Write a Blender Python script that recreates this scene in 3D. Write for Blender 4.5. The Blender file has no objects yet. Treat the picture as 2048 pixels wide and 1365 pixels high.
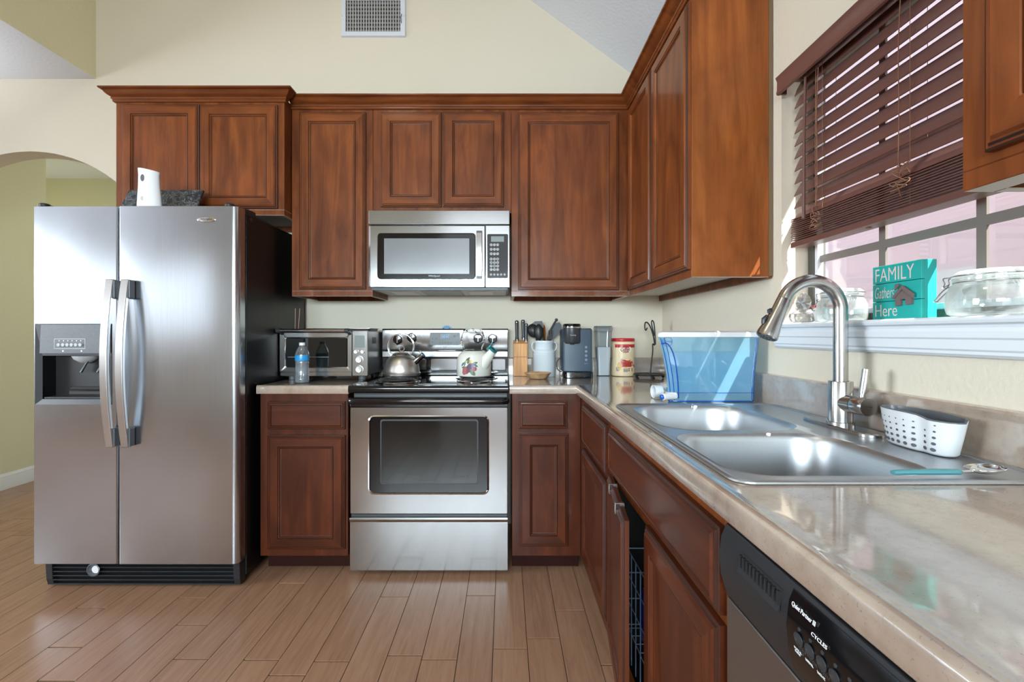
import bpy, bmesh, math, random
from math import pi, sin, cos, tan, radians, sqrt, atan2
from mathutils import Vector, Matrix

S = bpy.context.scene
COL = S.collection
random.seed(7)

# ------------------------------------------------------------------ camera
F, CX, CY, EYE = 950.0, 1010.0, 668.0, 1.16          # focal length and principal point in pixels of the 2048x1365 frame
cd = bpy.data.cameras.new('camera')
cam = bpy.data.objects.new('camera', cd)
COL.objects.link(cam)
cam.location = (0, 0, EYE)
cam.rotation_euler = (pi / 2, 0, 0)
cd.sensor_fit = 'HORIZONTAL'
cd.sensor_width = 36
cd.lens = F / 2048 * 36
cd.shift_x = (1024 - CX) / 2048
cd.shift_y = (CY - 682.5) / 2048
cd.clip_start = 0.02
S.camera = cam

# ------------------------------------------------------------------ view, world, sun, daylight
S.view_settings.view_transform = 'Standard'
S.view_settings.look = 'None'
S.view_settings.exposure = 0.0
S.view_settings.gamma = 1.0
S.cycles.use_denoising = True
S.cycles.sample_clamp_indirect = 4.0
S.cycles.caustics_reflective = False
S.cycles.caustics_refractive = False
S.cycles.max_bounces = 10
S.cycles.transparent_max_bounces = 24

W = bpy.data.worlds.new('daylight_sky')
S.world = W
W.use_nodes = True
bg = W.node_tree.nodes['Background']
bg.inputs['Color'].default_value = (0.74, 0.87, 1.0, 1)
bg.inputs['Strength'].default_value = 3.6

def lamp(name, kind, loc, energy, color=(1, 1, 1), direction=None, **kw):
    d = bpy.data.lights.new(name, kind)
    d.energy = energy
    d.color = color
    for k, v in kw.items():
        setattr(d, k, v)
    o = bpy.data.objects.new(name, d)
    COL.objects.link(o)
    o.location = loc
    if direction is not None:
        o.rotation_euler = Vector(direction).to_track_quat('-Z', 'Y').to_euler()
    return o

SUN_DIR = Vector((-1.0, 1.0, -2.0)).normalized()
lamp('sun', 'SUN', (6, -4, 9), 22.0, (1.0, 0.95, 0.88), SUN_DIR, angle=0.009)
# daylight through the patio door and the rear window of the living area behind the camera
lamp('daylight_patio_door', 'AREA', (-0.10, -3.50, 1.72), 34, (0.82, 0.91, 1.0), (0, 1, 0), shape='RECTANGLE', size=2.0, size_y=3.3)
lamp('daylight_rear_window', 'AREA', (-6.0, -3.50, 1.75), 22, (0.82, 0.91, 1.0), (0, 1, 0), shape='RECTANGLE', size=3.6, size_y=1.1)
lamp('left_fill_panel', 'AREA', (-5.2, 0.45, 1.55), 37, (0.78, 0.90, 1.0), (1, 0.16, -0.04), shape='RECTANGLE', size=1.6, size_y=1.6, spread=radians(75))  # added fill aimed at the right wall, set mid-room where no window is
lamp('hall_fill_panel', 'AREA', (-1.25, 3.85, 1.7), 3, (0.95, 0.98, 0.95), (-1, 0, 0), shape='RECTANGLE', size=0.7, size_y=1.4)  # added panel brightening the hall's left wall, no daylight source known there
# added lamps lighting vault, soffit and upper wall; no ceiling fan stands there
lamp('vault_fill_lamp', 'POINT', (-1.1, 0.2, 3.7), 24, (1.0, 0.90, 0.76), None, shadow_soft_size=0.25)
lamp('vault_fill_uplight', 'AREA', (-1.4, -1.9, 3.45), 10, (0.98, 0.96, 0.92), (0, 0, 1), shape='DISK', size=0.5)  # unseen upward fill for the vault, not part of a fixture
lamp('front_fill_panel', 'AREA', (-0.75, -2.6, 1.60), 58, (0.76, 0.92, 1.0), (0.05, 1, -0.20), shape='RECTANGLE', size=2.2, size_y=0.5, spread=radians(85))  # added frontal fill behind the camera, lifting the wall under the cabinets
lamp('hall_fill_point', 'POINT', (-2.3, 3.95, 2.15), 12, (1.0, 0.95, 0.84), None, shadow_soft_size=0.15)  # added point fill for the hall, no fixture hangs there
lamp('hall_corner_fill', 'POINT', (-4.35, 4.3, 1.8), 7, (1.0, 0.95, 0.80), None, shadow_soft_size=0.12)  # unseen fill round the hall corner, brightening its back wall
lamp('left_ceiling_fill', 'AREA', (-3.35, 2.2, 1.85), 9, (0.86, 0.93, 1.0), (0, -0.1, 1), shape='DISK', size=0.35, spread=radians(110))  # invented uplight for the flat left ceiling, out of frame
lamp('living_room_fill', 'POINT', (-4.9, -0.2, 1.7), 95, (0.94, 0.97, 1.0), None, shadow_soft_size=0.3)  # added fill for the arch wall and left side, no standing lamp
lamp('window_portal', 'AREA', (1.13, 1.175, 1.62), 1, (1, 1, 1), (-1, 0, 0), shape='RECTANGLE', size=0.95, size_y=0.9).data.cycles.is_portal = True

def PX(px, y):
    """world x of image column px at distance y"""
    return (px - CX) * y / F
def PZ(py, y):
    """world z of image row py at distance y"""
    return EYE - (py - CY) * y / F

# ------------------------------------------------------------------ materials
def srgb(r, g, b):
    f = lambda c: c / 12.92 if c <= 0.04045 else ((c + 0.055) / 1.055) ** 2.4
    return (f(r / 255), f(g / 255), f(b / 255), 1)

class N:
    """tiny node-tree helper"""
    def __init__(s, name):
        s.m = bpy.data.materials.new(name)
        s.m.use_nodes = True
        s.t = s.m.node_tree
        s.b = s.t.nodes['Principled BSDF']
        s.out = s.t.nodes['Material Output']
    def n(s, typ, **kw):
        x = s.t.nodes.new(typ)
        for k, v in kw.items():
            if hasattr(x, k):
                setattr(x, k, v)
            else:
                x.inputs[k.replace('_', ' ')].default_value = v
        return x
    def l(s, a, b):
        s.t.links.new(a, b)
    def ramp(s, fac, stops):
        r = s.n('ShaderNodeValToRGB')
        e = r.color_ramp.elements
        while len(e) < len(stops):
            e.new(0.5)
        for i, (p, c) in enumerate(stops):
            e[i].position = p
            e[i].color = c if len(c) == 4 else (*c, 1)
        s.l(fac, r.inputs['Fac'])
        return r.outputs['Color']
    def coords(s, scale, rnd=True, kind='Object'):
        tc = s.n('ShaderNodeTexCoord')
        mp = s.n('ShaderNodeMapping')
        mp.inputs['Scale'].default_value = scale
        s.l(tc.outputs[kind], mp.inputs['Vector'])
        if rnd:
            oi = s.n('ShaderNodeObjectInfo')
            ml = s.n('ShaderNodeMath', operation='MULTIPLY')
            ml.inputs[1].default_value = 37.0
            s.l(oi.outputs['Random'], ml.inputs[0])
            s.l(ml.outputs[0], mp.inputs['Location'])
        return mp.outputs['Vector']
    def noise(s, vec, scale, detail=3, rough=0.5, dist=0.0):
        x = s.n('ShaderNodeTexNoise')
        x.inputs['Scale'].default_value = scale
        x.inputs['Detail'].default_value = detail
        x.inputs['Roughness'].default_value = rough
        x.inputs['Distortion'].default_value = dist
        s.l(vec, x.inputs['Vector'])
        return x.outputs['Fac']
    def bump(s, h, strength, dist=0.002):
        b = s.n('ShaderNodeBump')
        b.inputs['Strength'].default_value = strength
        b.inputs['Distance'].default_value = dist
        s.l(h, b.inputs['Height'])
        s.l(b.outputs['Normal'], s.b.inputs['Normal'])
    def mix(s, a, b, fac, mode='MIX'):
        x = s.n('ShaderNodeMix', data_type='RGBA', blend_type=mode)
        for sock, v in ((x.inputs[6], a), (x.inputs[7], b), (x.inputs[0], fac)):
            if hasattr(v, 'is_linked'):
                s.l(v, sock)
            else:
                sock.default_value = v
        return x.outputs[2]

def plain(name, c, rough=0.5, metal=0.0, spec=0.5, coat=0.0, bump=None, emit=None):
    k = N(name)
    k.b.inputs['Base Color'].default_value = c
    k.b.inputs['Roughness'].default_value = rough
    k.b.inputs['Metallic'].default_value = metal
    k.b.inputs['Specular IOR Level'].default_value = spec
    k.b.inputs['Coat Weight'].default_value = coat
    if coat:
        k.b.inputs['Coat Roughness'].default_value = 0.12
    v = k.coords((1, 1, 1))
    if bump:
        k.bump(k.noise(v, bump[0], 4), bump[1], 0.001)
    n = k.noise(v, 9, 3)
    r = k.n('ShaderNodeMapRange')
    r.inputs['To Min'].default_value = max(0.02, rough * 0.88)
    r.inputs['To Max'].default_value = min(1, rough * 1.12)
    k.l(n, r.inputs['Value'])
    k.l(r.outputs[0], k.b.inputs['Roughness'])
    if emit:
        k.b.inputs['Emission Color'].default_value = emit[0]
        k.b.inputs['Emission Strength'].default_value = emit[1]
    return k.m

def wood(name, axis, dark, mid, light, rough=0.42, coat=0.22):
    k = N(name)
    sc = [1, 1, 1]
    sc[axis] = 0.09
    v = k.coords(sc)
    g = k.noise(v, 15, 5, 0.55, 1.3)
    sc2 = [1, 1, 1]
    sc2[axis] = 0.35
    v2 = k.coords(sc2)
    bl = k.noise(v2, 7.0, 3, 0.5, 1.6)
    sc3 = [1, 1, 1]
    sc3[axis] = 0.03
    fine = k.noise(k.coords(sc3), 150, 3, 0.6, 0.2)
    c = k.ramp(g, [(0.28, dark), (0.5, mid), (0.75, light)])
    c2 = k.ramp(bl, [(0.3, (0.66, 0.62, 0.58)), (0.52, (0.98, 0.98, 0.98)), (0.72, (1.28, 1.25, 1.15))])
    c = k.mix(c, c2, 0.85, 'MULTIPLY')
    c3 = k.ramp(fine, [(0.35, (0.88, 0.87, 0.86)), (0.6, (1.03, 1.03, 1.03))])
    c = k.mix(c, c3, 0.6, 'MULTIPLY')
    k.l(c, k.b.inputs['Base Color'])
    k.b.inputs['Roughness'].default_value = rough
    k.b.inputs['Coat Weight'].default_value = coat
    k.b.inputs['Coat Roughness'].default_value = 0.10
    k.b.inputs['Specular IOR Level'].default_value = 0.22
    k.bump(fine, 0.08, 0.0008)
    return k.m

CH = (srgb(94, 46, 18), srgb(116, 60, 26), srgb(134, 74, 34))
woodz = wood('cherry_vertical_grain', 2, *CH)
woodx = wood('cherry_crosswise_grain', 0, *CH)
woody = wood('cherry_depthwise_grain', 1, *CH)
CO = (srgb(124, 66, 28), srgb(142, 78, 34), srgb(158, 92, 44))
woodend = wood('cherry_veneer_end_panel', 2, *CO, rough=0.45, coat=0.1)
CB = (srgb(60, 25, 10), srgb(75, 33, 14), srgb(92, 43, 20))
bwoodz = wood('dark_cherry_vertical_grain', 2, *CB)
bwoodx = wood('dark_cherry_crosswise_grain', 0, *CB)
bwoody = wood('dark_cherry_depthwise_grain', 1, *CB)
glaze = plain('dark_glaze_in_grooves', srgb(46, 20, 12), 0.4)
kickm = plain('toe_kick_dark', srgb(44, 18, 12), 0.75, spec=0.15)
melamine = plain('pale_melamine', srgb(205, 200, 190), 0.5)
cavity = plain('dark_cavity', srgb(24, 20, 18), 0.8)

def wallmat(name, c, bs=70, st=0.35, c2=None):
    k = N(name)
    v = k.coords((1, 1, 1), rnd=False)
    n = k.noise(v, bs, 4, 0.55)
    big = k.noise(v, 1.3, 2)
    k.l(k.mix(c, c2 or tuple(min(1, x * 0.94) for x in c[:3]) + (1,), big), k.b.inputs['Base Color'])
    k.b.inputs['Roughness'].default_value = 0.7
    k.b.inputs['Specular IOR Level'].default_value = 0.25
    k.bump(n, st, 0.004)
    return k.m
wallp = wallmat('cream_wall_paint', srgb(223, 214, 196))
ceilp = wallmat('white_ceiling_texture', srgb(224, 227, 232), 60, 0.6)
hallp = wallmat('olive_cream_hall_paint', srgb(220, 220, 190))
soffp = wallmat('pale_olive_paint', srgb(232, 227, 190))
whitep = plain('white_semigloss_trim', srgb(225, 230, 236), 0.3)

def steel(name, base, rough, axis, st=0.05, aniso=0.0):
    k = N(name)
    sc = [1, 1, 1]
    sc[axis] = 0.012
    v = k.coords(sc)
    n = k.noise(v, 420, 2, 0.6)
    big = k.noise(k.coords((1, 1, 1)), 2.2, 3)
    k.b.inputs['Metallic'].default_value = 1
    c = k.ramp(n, [(0.3, tuple(x * 0.96 for x in base)), (0.7, tuple(min(1, x * 1.03) for x in base))])
    k.l(c, k.b.inputs['Base Color'])
    r = k.n('ShaderNodeMapRange')
    r.inputs['To Min'].default_value = rough * 0.8
    r.inputs['To Max'].default_value = rough * 1.25
    k.l(big, r.inputs['Value'])
    k.l(r.outputs[0], k.b.inputs['Roughness'])
    k.b.inputs['Anisotropic'].default_value = aniso
    k.bump(n, st, 0.0006)
    return k.m
steel_fr = steel('brushed_stainless_fridge', (0.54, 0.585, 0.645), 0.19, 2, 0.012)
steel_h = steel('brushed_stainless_horizontal', (0.49, 0.50, 0.51), 0.15, 0, 0.02)
steel_dk = steel('dull_stainless', (0.33, 0.325, 0.32), 0.33, 1, 0.03)
steel_s = steel('sink_stainless', (0.56, 0.59, 0.62), 0.36, 1, 0.04)
nickel = steel('brushed_nickel', (0.53, 0.52, 0.51), 0.22, 2, 0.02)
nickel_h = steel('satin_handle_metal', (0.56, 0.55, 0.54), 0.30, 0, 0.02)
chrome = plain('polished_chrome', (0.80, 0.80, 0.82, 1), 0.07, 1.0)
pansteel = steel('dark_bakeware', (0.22, 0.22, 0.23), 0.3, 0, 0.02)
blackgl = plain('black_gloss_enamel', srgb(14, 14, 16), 0.09, 0, 0.6)
blackmt = plain('black_matte_plastic', srgb(34, 35, 38), 0.40)
blacktx = plain('black_pebbled_steel', srgb(15, 15, 16), 0.32, 0, 0.35, bump=(260, 0.12))
blackch = plain('black_chrome', (0.30, 0.30, 0.31, 1), 0.12, 1.0)
grayp = plain('grey_plastic', srgb(88, 92, 97), 0.38)
dgray = plain('dark_grey_plastic', srgb(52, 54, 58), 0.35)
lgray = plain('light_grey_plastic', srgb(178, 182, 186), 0.35)
whitepl = plain('white_plastic', srgb(224, 226, 229), 0.32)
ink_w = plain('white_ink', srgb(225, 226, 228), 0.5)
ink_k = plain('black_ink', srgb(40, 40, 44), 0.5)
ovengl = plain('dark_oven_glass', srgb(18, 22, 22), 0.05, 0, 0.8)
lcd = plain('grey_lcd', srgb(120, 128, 128), 0.25)
bluelcd = plain('blue_display', srgb(40, 62, 84), 0.15)

def glassy(name, tint, refl=0.10, body=None, bodymix=0.0, rough=0.02, edge=0.0):
    """thin clear material: tinted see-through with a surface sheen (cheap and clean in Cycles)"""
    k = N(name)
    tr = k.n('ShaderNodeBsdfTransparent')
    tr.inputs['Color'].default_value = tint
    gl = k.n('ShaderNodeBsdfGlossy')
    gl.inputs['Roughness'].default_value = rough
    gl.inputs['Color'].default_value = (1, 1, 1, 1)
    lw = k.n('ShaderNodeLayerWeight')
    lw.inputs['Blend'].default_value = 0.35
    r = k.n('ShaderNodeMapRange')
    r.inputs['To Min'].default_value = refl * 0.6
    r.inputs['To Max'].default_value = min(1, refl * 5)
    k.l(lw.outputs['Fresnel'], r.inputs['Value'])
    base = tr.outputs[0]
    if body is not None:
        df = k.n('ShaderNodeBsdfTranslucent')
        df.inputs['Color'].default_value = body
        d2 = k.n('ShaderNodeBsdfDiffuse')
        d2.inputs['Color'].default_value = body
        ad = k.n('ShaderNodeMixShader')
        ad.inputs[0].default_value = 0.5
        k.l(df.outputs[0], ad.inputs[1])
        k.l(d2.outputs[0], ad.inputs[2])
        ms = k.n('ShaderNodeMixShader')
        if edge:
            r2 = k.n('ShaderNodeMapRange')
            r2.inputs['To Min'].default_value = bodymix
            r2.inputs['To Max'].default_value = min(1, bodymix + edge)
            k.l(lw.outputs['Facing'], r2.inputs['Value'])
            k.l(r2.outputs[0], ms.inputs[0])
        else:
            ms.inputs[0].default_value = bodymix
        k.l(base, ms.inputs[1])
        k.l(ad.outputs[0], ms.inputs[2])
        base = ms.outputs[0]
    mx = k.n('ShaderNodeMixShader')
    k.l(r.outputs[0], mx.inputs[0])
    k.l(base, mx.inputs[1])
    k.l(gl.outputs[0], mx.inputs[2])
    k.l(mx.outputs[0], k.out.inputs['Surface'])
    return k.m
paneglass = glassy('window_glass', (0.97, 0.98, 0.98, 1), 0.03)
jarglass = glassy('clear_jar_glass', (0.96, 0.985, 0.98, 1), 0.10, (0.93, 0.98, 0.97, 1), 0.08, edge=0.6)
tankblue = glassy('blue_clear_plastic', (0.74, 0.94, 1.0, 1), 0.07, srgb(172, 230, 255), 0.45, edge=0.35)
waterm = glassy('drinking_water', (0.80, 0.95, 1.0, 1), 0.05, srgb(120, 204, 250), 0.38)
petm = glassy('clear_bottle_plastic', (0.93, 0.97, 0.99, 1), 0.16, (0.88, 0.95, 1, 1), 0.10, edge=0.4)
bwater = glassy('bottled_water', (0.93, 0.97, 1.0, 1), 0.08, (0.80, 0.91, 1.0, 1), 0.28, edge=0.2)
smoke = glassy('smoky_clear_plastic', (0.88, 0.90, 0.92, 1), 0.10, (0.7, 0.75, 0.78, 1), 0.12, edge=0.3)
amber = glassy('amber_plastic', (0.85, 0.45, 0.10, 1), 0.10, srgb(190, 110, 30), 0.5)

# ------------------------------------------------------------------ mesh builder and tagging
class MB:
    def __init__(s):
        s.v, s.f, s.mi = [], [], []
        s.xf = None
    def add(s, p):
        p = Vector(p)
        if s.xf is not None:
            p = s.xf @ p
        s.v.append(p)
        return len(s.v) - 1
    def face(s, idx, mi=0):
        s.f.append(tuple(idx)); s.mi.append(mi)
    def poly(s, pts, mi=0):
        s.face([s.add(p) for p in pts], mi)
    def box(s, x0, x1, y0, y1, z0, z1, mi=0, bottom=None):
        i = [s.add(p) for p in ((x0, y0, z0), (x1, y0, z0), (x1, y1, z0), (x0, y1, z0), (x0, y0, z1), (x1, y0, z1), (x1, y1, z1), (x0, y1, z1))]
        for k, q in enumerate(((3, 2, 1, 0), (4, 5, 6, 7), (0, 1, 5, 4), (1, 2, 6, 5), (2, 3, 7, 6), (3, 0, 4, 7))):
            s.face([i[j] for j in q], bottom if (k == 0 and bottom is not None) else mi)
        return s
    def loops(s, rings, mi=0, closed=True, cap0=False, cap1=False, wrap=False):
        """skin a list of equal-length point rings"""
        ids = [[s.add(p) for p in r] for r in rings]
        n = len(ids[0])
        pairs = list(zip(ids[:-1], ids[1:]))
        if wrap:
            pairs.append((ids[-1], ids[0]))
        for k, (a, b) in enumerate(pairs):
            m = mi[k] if isinstance(mi, (list, tuple)) else mi
            for j in range(n if closed else n - 1):
                j2 = (j + 1) % n
                s.face((a[j], a[j2], b[j2], b[j]), m)
        m0 = mi[0] if isinstance(mi, (list, tuple)) else mi
        m1 = mi[-1] if isinstance(mi, (list, tuple)) else mi
        if cap0:
            s.face(ids[0][::-1], m0)
        if cap1:
            s.face(ids[-1], m1)
        return s
    def lathe(s, prof, c=(0, 0, 0), n=40, mi=0, cap0=False, cap1=False, axis=None, wob=None):
        """prof: (radius, height) up the axis (default z)"""
        M = Matrix.Translation(Vector(c))
        if axis is not None:
            M = M @ Vector((0, 0, 1)).rotation_difference(Vector(axis).normalized()).to_matrix().to_4x4()
        rings = []
        for r, h in prof:
            rr = max(r, 1e-5)
            rings.append([M @ Vector((rr * cos(2 * pi * k / n) * (wob(k / n) if wob else 1), rr * sin(2 * pi * k / n) * (wob(k / n) if wob else 1), h)) for k in range(n)])
        return s.loops(rings, mi, True, cap0, cap1)
    def cyl(s, p0, p1, r0, r1=None, n=24, mi=0):
        p0, p1 = Vector(p0), Vector(p1)
        r1 = r0 if r1 is None else r1
        return s.lathe([(r0, 0), (r1, (p1 - p0).length)], p0, n, mi, True, True, p1 - p0)
    def tube(s, pts, r, n=10, mi=0, closed=False, flat=None):
        """tube along points; r a number or a list; flat = (wx, wz) factors of the section"""
        pts = [Vector(p) for p in pts]
        rings = []
        up = None
        N_ = len(pts)
        for i, p in enumerate(pts):
            if closed:
                d = pts[(i + 1) % N_] - pts[i - 1]
            else:
                d = pts[min(i + 1, N_ - 1)] - pts[max(i - 1, 0)]
            if d.length < 1e-9:
                d = Vector((0, 0, 1))
            d.normalize()
            if up is None:
                up = Vector((0, 0, 1)) if abs(d.z) < 0.9 else Vector((1, 0, 0))
            a = d.cross(up)
            if a.length < 1e-6:
                a = d.orthogonal()
            a.normalize()
            up = a.cross(d).normalized()
            rr = r[i] if isinstance(r, (list, tuple)) else r
            fa, fb = flat or (1, 1)
            rings.append([p + a * (rr * fa * cos(2 * pi * k / n)) + up * (rr * fb * sin(2 * pi * k / n)) for k in range(n)])
        return s.loops(rings, mi, True, not closed, not closed, closed)
    def ball(s, c, rx, ry=None, rz=None, n=20, m=12, mi=0):
        ry = ry or rx; rz = rz or rx
        rings = []
        for i in range(m + 1):
            t = -pi / 2 + pi * i / m
            q = max(cos(t), 1e-4)
            rings.append([(c[0] + rx * q * cos(2 * pi * k / n), c[1] + ry * q * sin(2 * pi * k / n), c[2] + rz * sin(t)) for k in range(n)])
        return s.loops(rings, mi, True, True, True)
    def prism(s, prof, axis, a, b, mi=0):
        """extrude a closed 2-D outline along axis 0/1/2 from a to b"""
        def P(u, w, t):
            return {0: (t, u, w), 1: (u, t, w), 2: (u, w, t)}[axis]
        return s.loops([[P(u, w, a) for u, w in prof], [P(u, w, b) for u, w in prof]], mi, True, True, True)
    def sweep(s, path, prof, mi=0):
        """sweep (out, z) profile along an open 2-D path; 'out' points to the right of travel; mitred"""
        n = len(path)
        rings = []
        P = [Vector((p[0], p[1])) for p in path]
        for i in range(n):
            d0 = (P[i] - P[i - 1]).normalized() if i else None
            d1 = (P[i + 1] - P[i]).normalized() if i < n - 1 else None
            d0 = d0 or d1; d1 = d1 or d0
            n0 = Vector((d0.y, -d0.x)); n1 = Vector((d1.y, -d1.x))
            m = (n0 + n1)
            m = m / max(m.length_squared, 1e-6) * 2 if m.length > 1e-6 else n0
            rings.append([(P[i].x + m.x * o, P[i].y + m.y * o, z) for o, z in prof])
        ids = [[s.add(p) for p in r] for r in rings]
        k = len(prof)
        for a, b in zip(ids[:-1], ids[1:]):
            for j in range(k):
                j2 = (j + 1) % k
                s.face((a[j], b[j], b[j2], a[j2]), mi)
        s.face(ids[0], mi); s.face(ids[-1][::-1], mi)
        return s
    def build(s, name, mats, parent=None, loc=None, smooth=35, bevel=0, seg=2, sub=0, recalc=True):
        org = Vector(loc) if loc is not None else (ORG[parent.name] if parent is not None else Vector((0, 0, 0)))
        me = bpy.data.meshes.new(name)
        me.from_pydata([tuple(p - org) for p in s.v], [], s.f)
        mats = mats if isinstance(mats, (list, tuple)) else [mats]
        for m in mats:
            me.materials.append(m)
        me.polygons.foreach_set('material_index', s.mi)
        if recalc:
            bm = bmesh.new(); bm.from_mesh(me)
            bmesh.ops.recalc_face_normals(bm, faces=bm.faces)
            bm.to_mesh(me); bm.free()
        if smooth:
            me.polygons.foreach_set('use_smooth', [True] * len(me.polygons))
            me.set_sharp_from_angle(angle=radians(smooth))
        me.update()
        o = bpy.data.objects.new(name, me)
        COL.objects.link(o)
        if parent is not None:
            o.parent = parent
        else:
            o.location = org
        ORG[o.name] = org
        if bevel:
            b = o.modifiers.new('bevel', 'BEVEL')
            b.width = bevel; b.segments = seg; b.limit_method = 'ANGLE'; b.angle_limit = radians(40)
        if sub:
            b = o.modifiers.new('smooth', 'SUBSURF'); b.levels = sub; b.render_levels = sub
        return o
ORG = {}

def thing(name, label, cat, loc, group=None):
    o = bpy.data.objects.new(name, None)
    o.empty_display_size = 0.05
    COL.objects.link(o)
    o.location = loc
    ORG[o.name] = Vector(loc)
    return tag(o, label, cat, group)
def tag(o, label, cat, group=None):
    o['label'] = label
    o['category'] = cat
    if group:
        o['group'] = group
    return o
def struct(name, b, mats, loc=(0, 0, 0), **kw):
    o = b.build(name, mats, None, loc, **kw)
    o['kind'] = 'structure'
    return o
def copy_thing(src, loc, label, group=None):
    """a thing with its parts and sub-parts"""
    r = src.copy(); COL.objects.link(r); r.location = loc; r['label'] = label
    if group:
        r['group'] = group
    ORG[r.name] = Vector(loc)
    for ch in list(src.children):
        c = ch.copy(); COL.objects.link(c); c.parent = r
        for g in list(ch.children):
            d = g.copy(); COL.objects.link(d); d.parent = c
    return r

def text(body, parent, mat, origin, right, up, width=None, height=None, name='lettering', depth=0.0006, bold=0.0, shear=0.0, label=None, align='CENTER', fit=True):
    """real lettering as a thin mesh; origin is the centre of the line"""
    cu = bpy.data.curves.new('t', 'FONT')
    cu.body = body; cu.size = 1.0; cu.offset = bold; cu.shear = shear
    cu.resolution_u = 3
    cu.extrude = 0.0
    t = bpy.data.objects.new('t', cu); COL.objects.link(t)
    dg = bpy.context.evaluated_depsgraph_get(); dg.update()
    me = bpy.data.meshes.new_from_object(t.evaluated_get(dg))
    bpy.data.objects.remove(t); bpy.data.curves.remove(cu)
    xs = [v.co.x for v in me.vertices]; ys = [v.co.y for v in me.vertices]
    if not xs:
        return None
    w, h = max(xs) - min(xs), max(ys) - min(ys)
    sx = width / w if width else None
    sy = height / h if height else None
    sx = sx or sy; sy = sy or sx
    mx, my = (max(xs) + min(xs)) / 2, (max(ys) + min(ys)) / 2
    R, U = Vector(right).normalized(), Vector(up).normalized()
    Nn = R.cross(U).normalized()
    O = Vector(origin)
    b = MB()
    ids = [b.add(O + R * ((v.co.x - mx) * sx) + U * ((v.co.y - my) * sy) + Nn * depth) for v in me.vertices]
    for p in me.polygons:
        b.face([ids[i] for i in p.vertices])
    bpy.data.meshes.remove(me)
    o = b.build(name, mat, parent, smooth=0, recalc=False)
    sol = o.modifiers.new('thick', 'SOLIDIFY'); sol.thickness = depth * 0.8; sol.offset = -1
    if label:
        o['label'] = label
    return o

def rrect(x0, x1, y0, y1, r, n=6):
    """rounded rectangle outline, counter-clockwise"""
    pts = []
    for cx, cy, a in ((x1 - r, y1 - r, 0), (x0 + r, y1 - r, 90), (x0 + r, y0 + r, 180), (x1 - r, y0 + r, 270)):
        for k in range(n + 1):
            t = radians(a + 90 * k / n)
            pts.append((cx + r * cos(t), cy + r * sin(t)))
    return pts

def arc(c, r, a0, a1, n, plane='xz'):
    out = []
    for k in range(n + 1):
        t = radians(a0 + (a1 - a0) * k / n)
        u, w = r * cos(t), r * sin(t)
        out.append((c[0] + u, c[1], c[2] + w) if plane == 'xz' else ((c[0], c[1] + u, c[2] + w) if plane == 'yz' else (c[0] + u, c[1] + w, c[2])))
    return out

def spline(pts, n=8):
    """Catmull-Rom through the points"""
    P = [Vector(p) for p in pts]
    P = [P[0] * 2 - P[1]] + P + [P[-1] * 2 - P[-2]]
    out = []
    for i in range(1, len(P) - 2):
        for k in range(n):
            t = k / n
            a, b, c, d = P[i - 1], P[i], P[i + 1], P[i + 2]
            out.append(0.5 * ((2 * b) + (c - a) * t + (2 * a - 5 * b + 4 * c - d) * t * t + (3 * b - a - 3 * c + d) * t ** 3))
    out.append(P[-2])
    return out

# panel fronts: rectangle rings stepped inwards; slots: 0 stile, 1 rail, 2 field, 3 glaze
def front_panel(b, O, U, V, Wn, w, h, steps, glz):
    O, U, V, Wn = Vector(O), Vector(U), Vector(V), Vector(Wn)
    ids = []
    for ins, out in steps:
        ids.append([b.add(O + U * u + V * v + Wn * out) for u, v in ((ins, ins), (w - ins, ins), (w - ins, h - ins), (ins, h - ins))])
    for k in range(len(ids) - 1):
        a, c = ids[k], ids[k + 1]
        for j in range(4):
            mi = 3 if k in glz else (1 if j in (0, 2) else 0)
            b.face((a[j], a[(j + 1) % 4], c[(j + 1) % 4], c[j]), mi)
    b.face(ids[-1], 2)
    b.face(ids[0][::-1], 0)
T = 0.020
DOOR = [(0, 0), (0, 0.011), (0.003, 0.0125), (0.006, 0.0125), (0.009, 0.016), (0.012, 0.016), (0.016, T), (0.052, T), (0.0535, T - 0.004), (0.0560, T - 0.0015), (0.0590, T - 0.0020), (0.0625, T - 0.008), (0.0650, T - 0.0085)]
DGL = (1, 3, 8, 11)
DRAW = [(0, 0), (0, 0.011), (0.003, 0.0125), (0.006, 0.0125), (0.009, 0.016), (0.013, 0.0165), (0.019, T), (0.021, T - 0.003), (0.024, T - 0.003)]
DRGL = (1, 3, 7)
def cab_front(parent, name, x0, x1, z0, z1, y, facing, mats, spec=DOOR, gl=DGL, label=None):
    """facing 'back': x0..x1 are world x, plane at y facing -Y; 'side': x0..x1 are world y (far..near), plane x=y facing -X"""
    b = MB()
    if facing == 'back':
        front_panel(b, (x0, y, z0), (1, 0, 0), (0, 0, 1), (0, -1, 0), x1 - x0, z1 - z0, spec, gl)
    else:
        front_panel(b, (y, x0, z0), (0, -1, 0), (0, 0, 1), (-1, 0, 0), x0 - x1, z1 - z0, spec, gl)
    o = b.build(name, mats, parent, smooth=0)
    if label:
        o['label'] = label
    return o
UP_B = [woodz, woodx, woodz, glaze]
UP_S = [woodz, woody, woodz, glaze]
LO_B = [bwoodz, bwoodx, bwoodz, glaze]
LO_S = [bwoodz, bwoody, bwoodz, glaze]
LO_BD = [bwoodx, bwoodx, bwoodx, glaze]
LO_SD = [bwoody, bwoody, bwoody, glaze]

# ================================================================== THE SETTING
YB, XW = 2.90, 0.96            # back wall and right (window) wall
ZC, XS = 2.717, -2.497         # flat ceiling on the left and the face where the vault begins
SL = 0.73                      # pitch of the vaulted ceiling
ZT = 2.61                      # height of the right wall
def vault(x):
    return ZT + SL * (XW - x)

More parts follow.
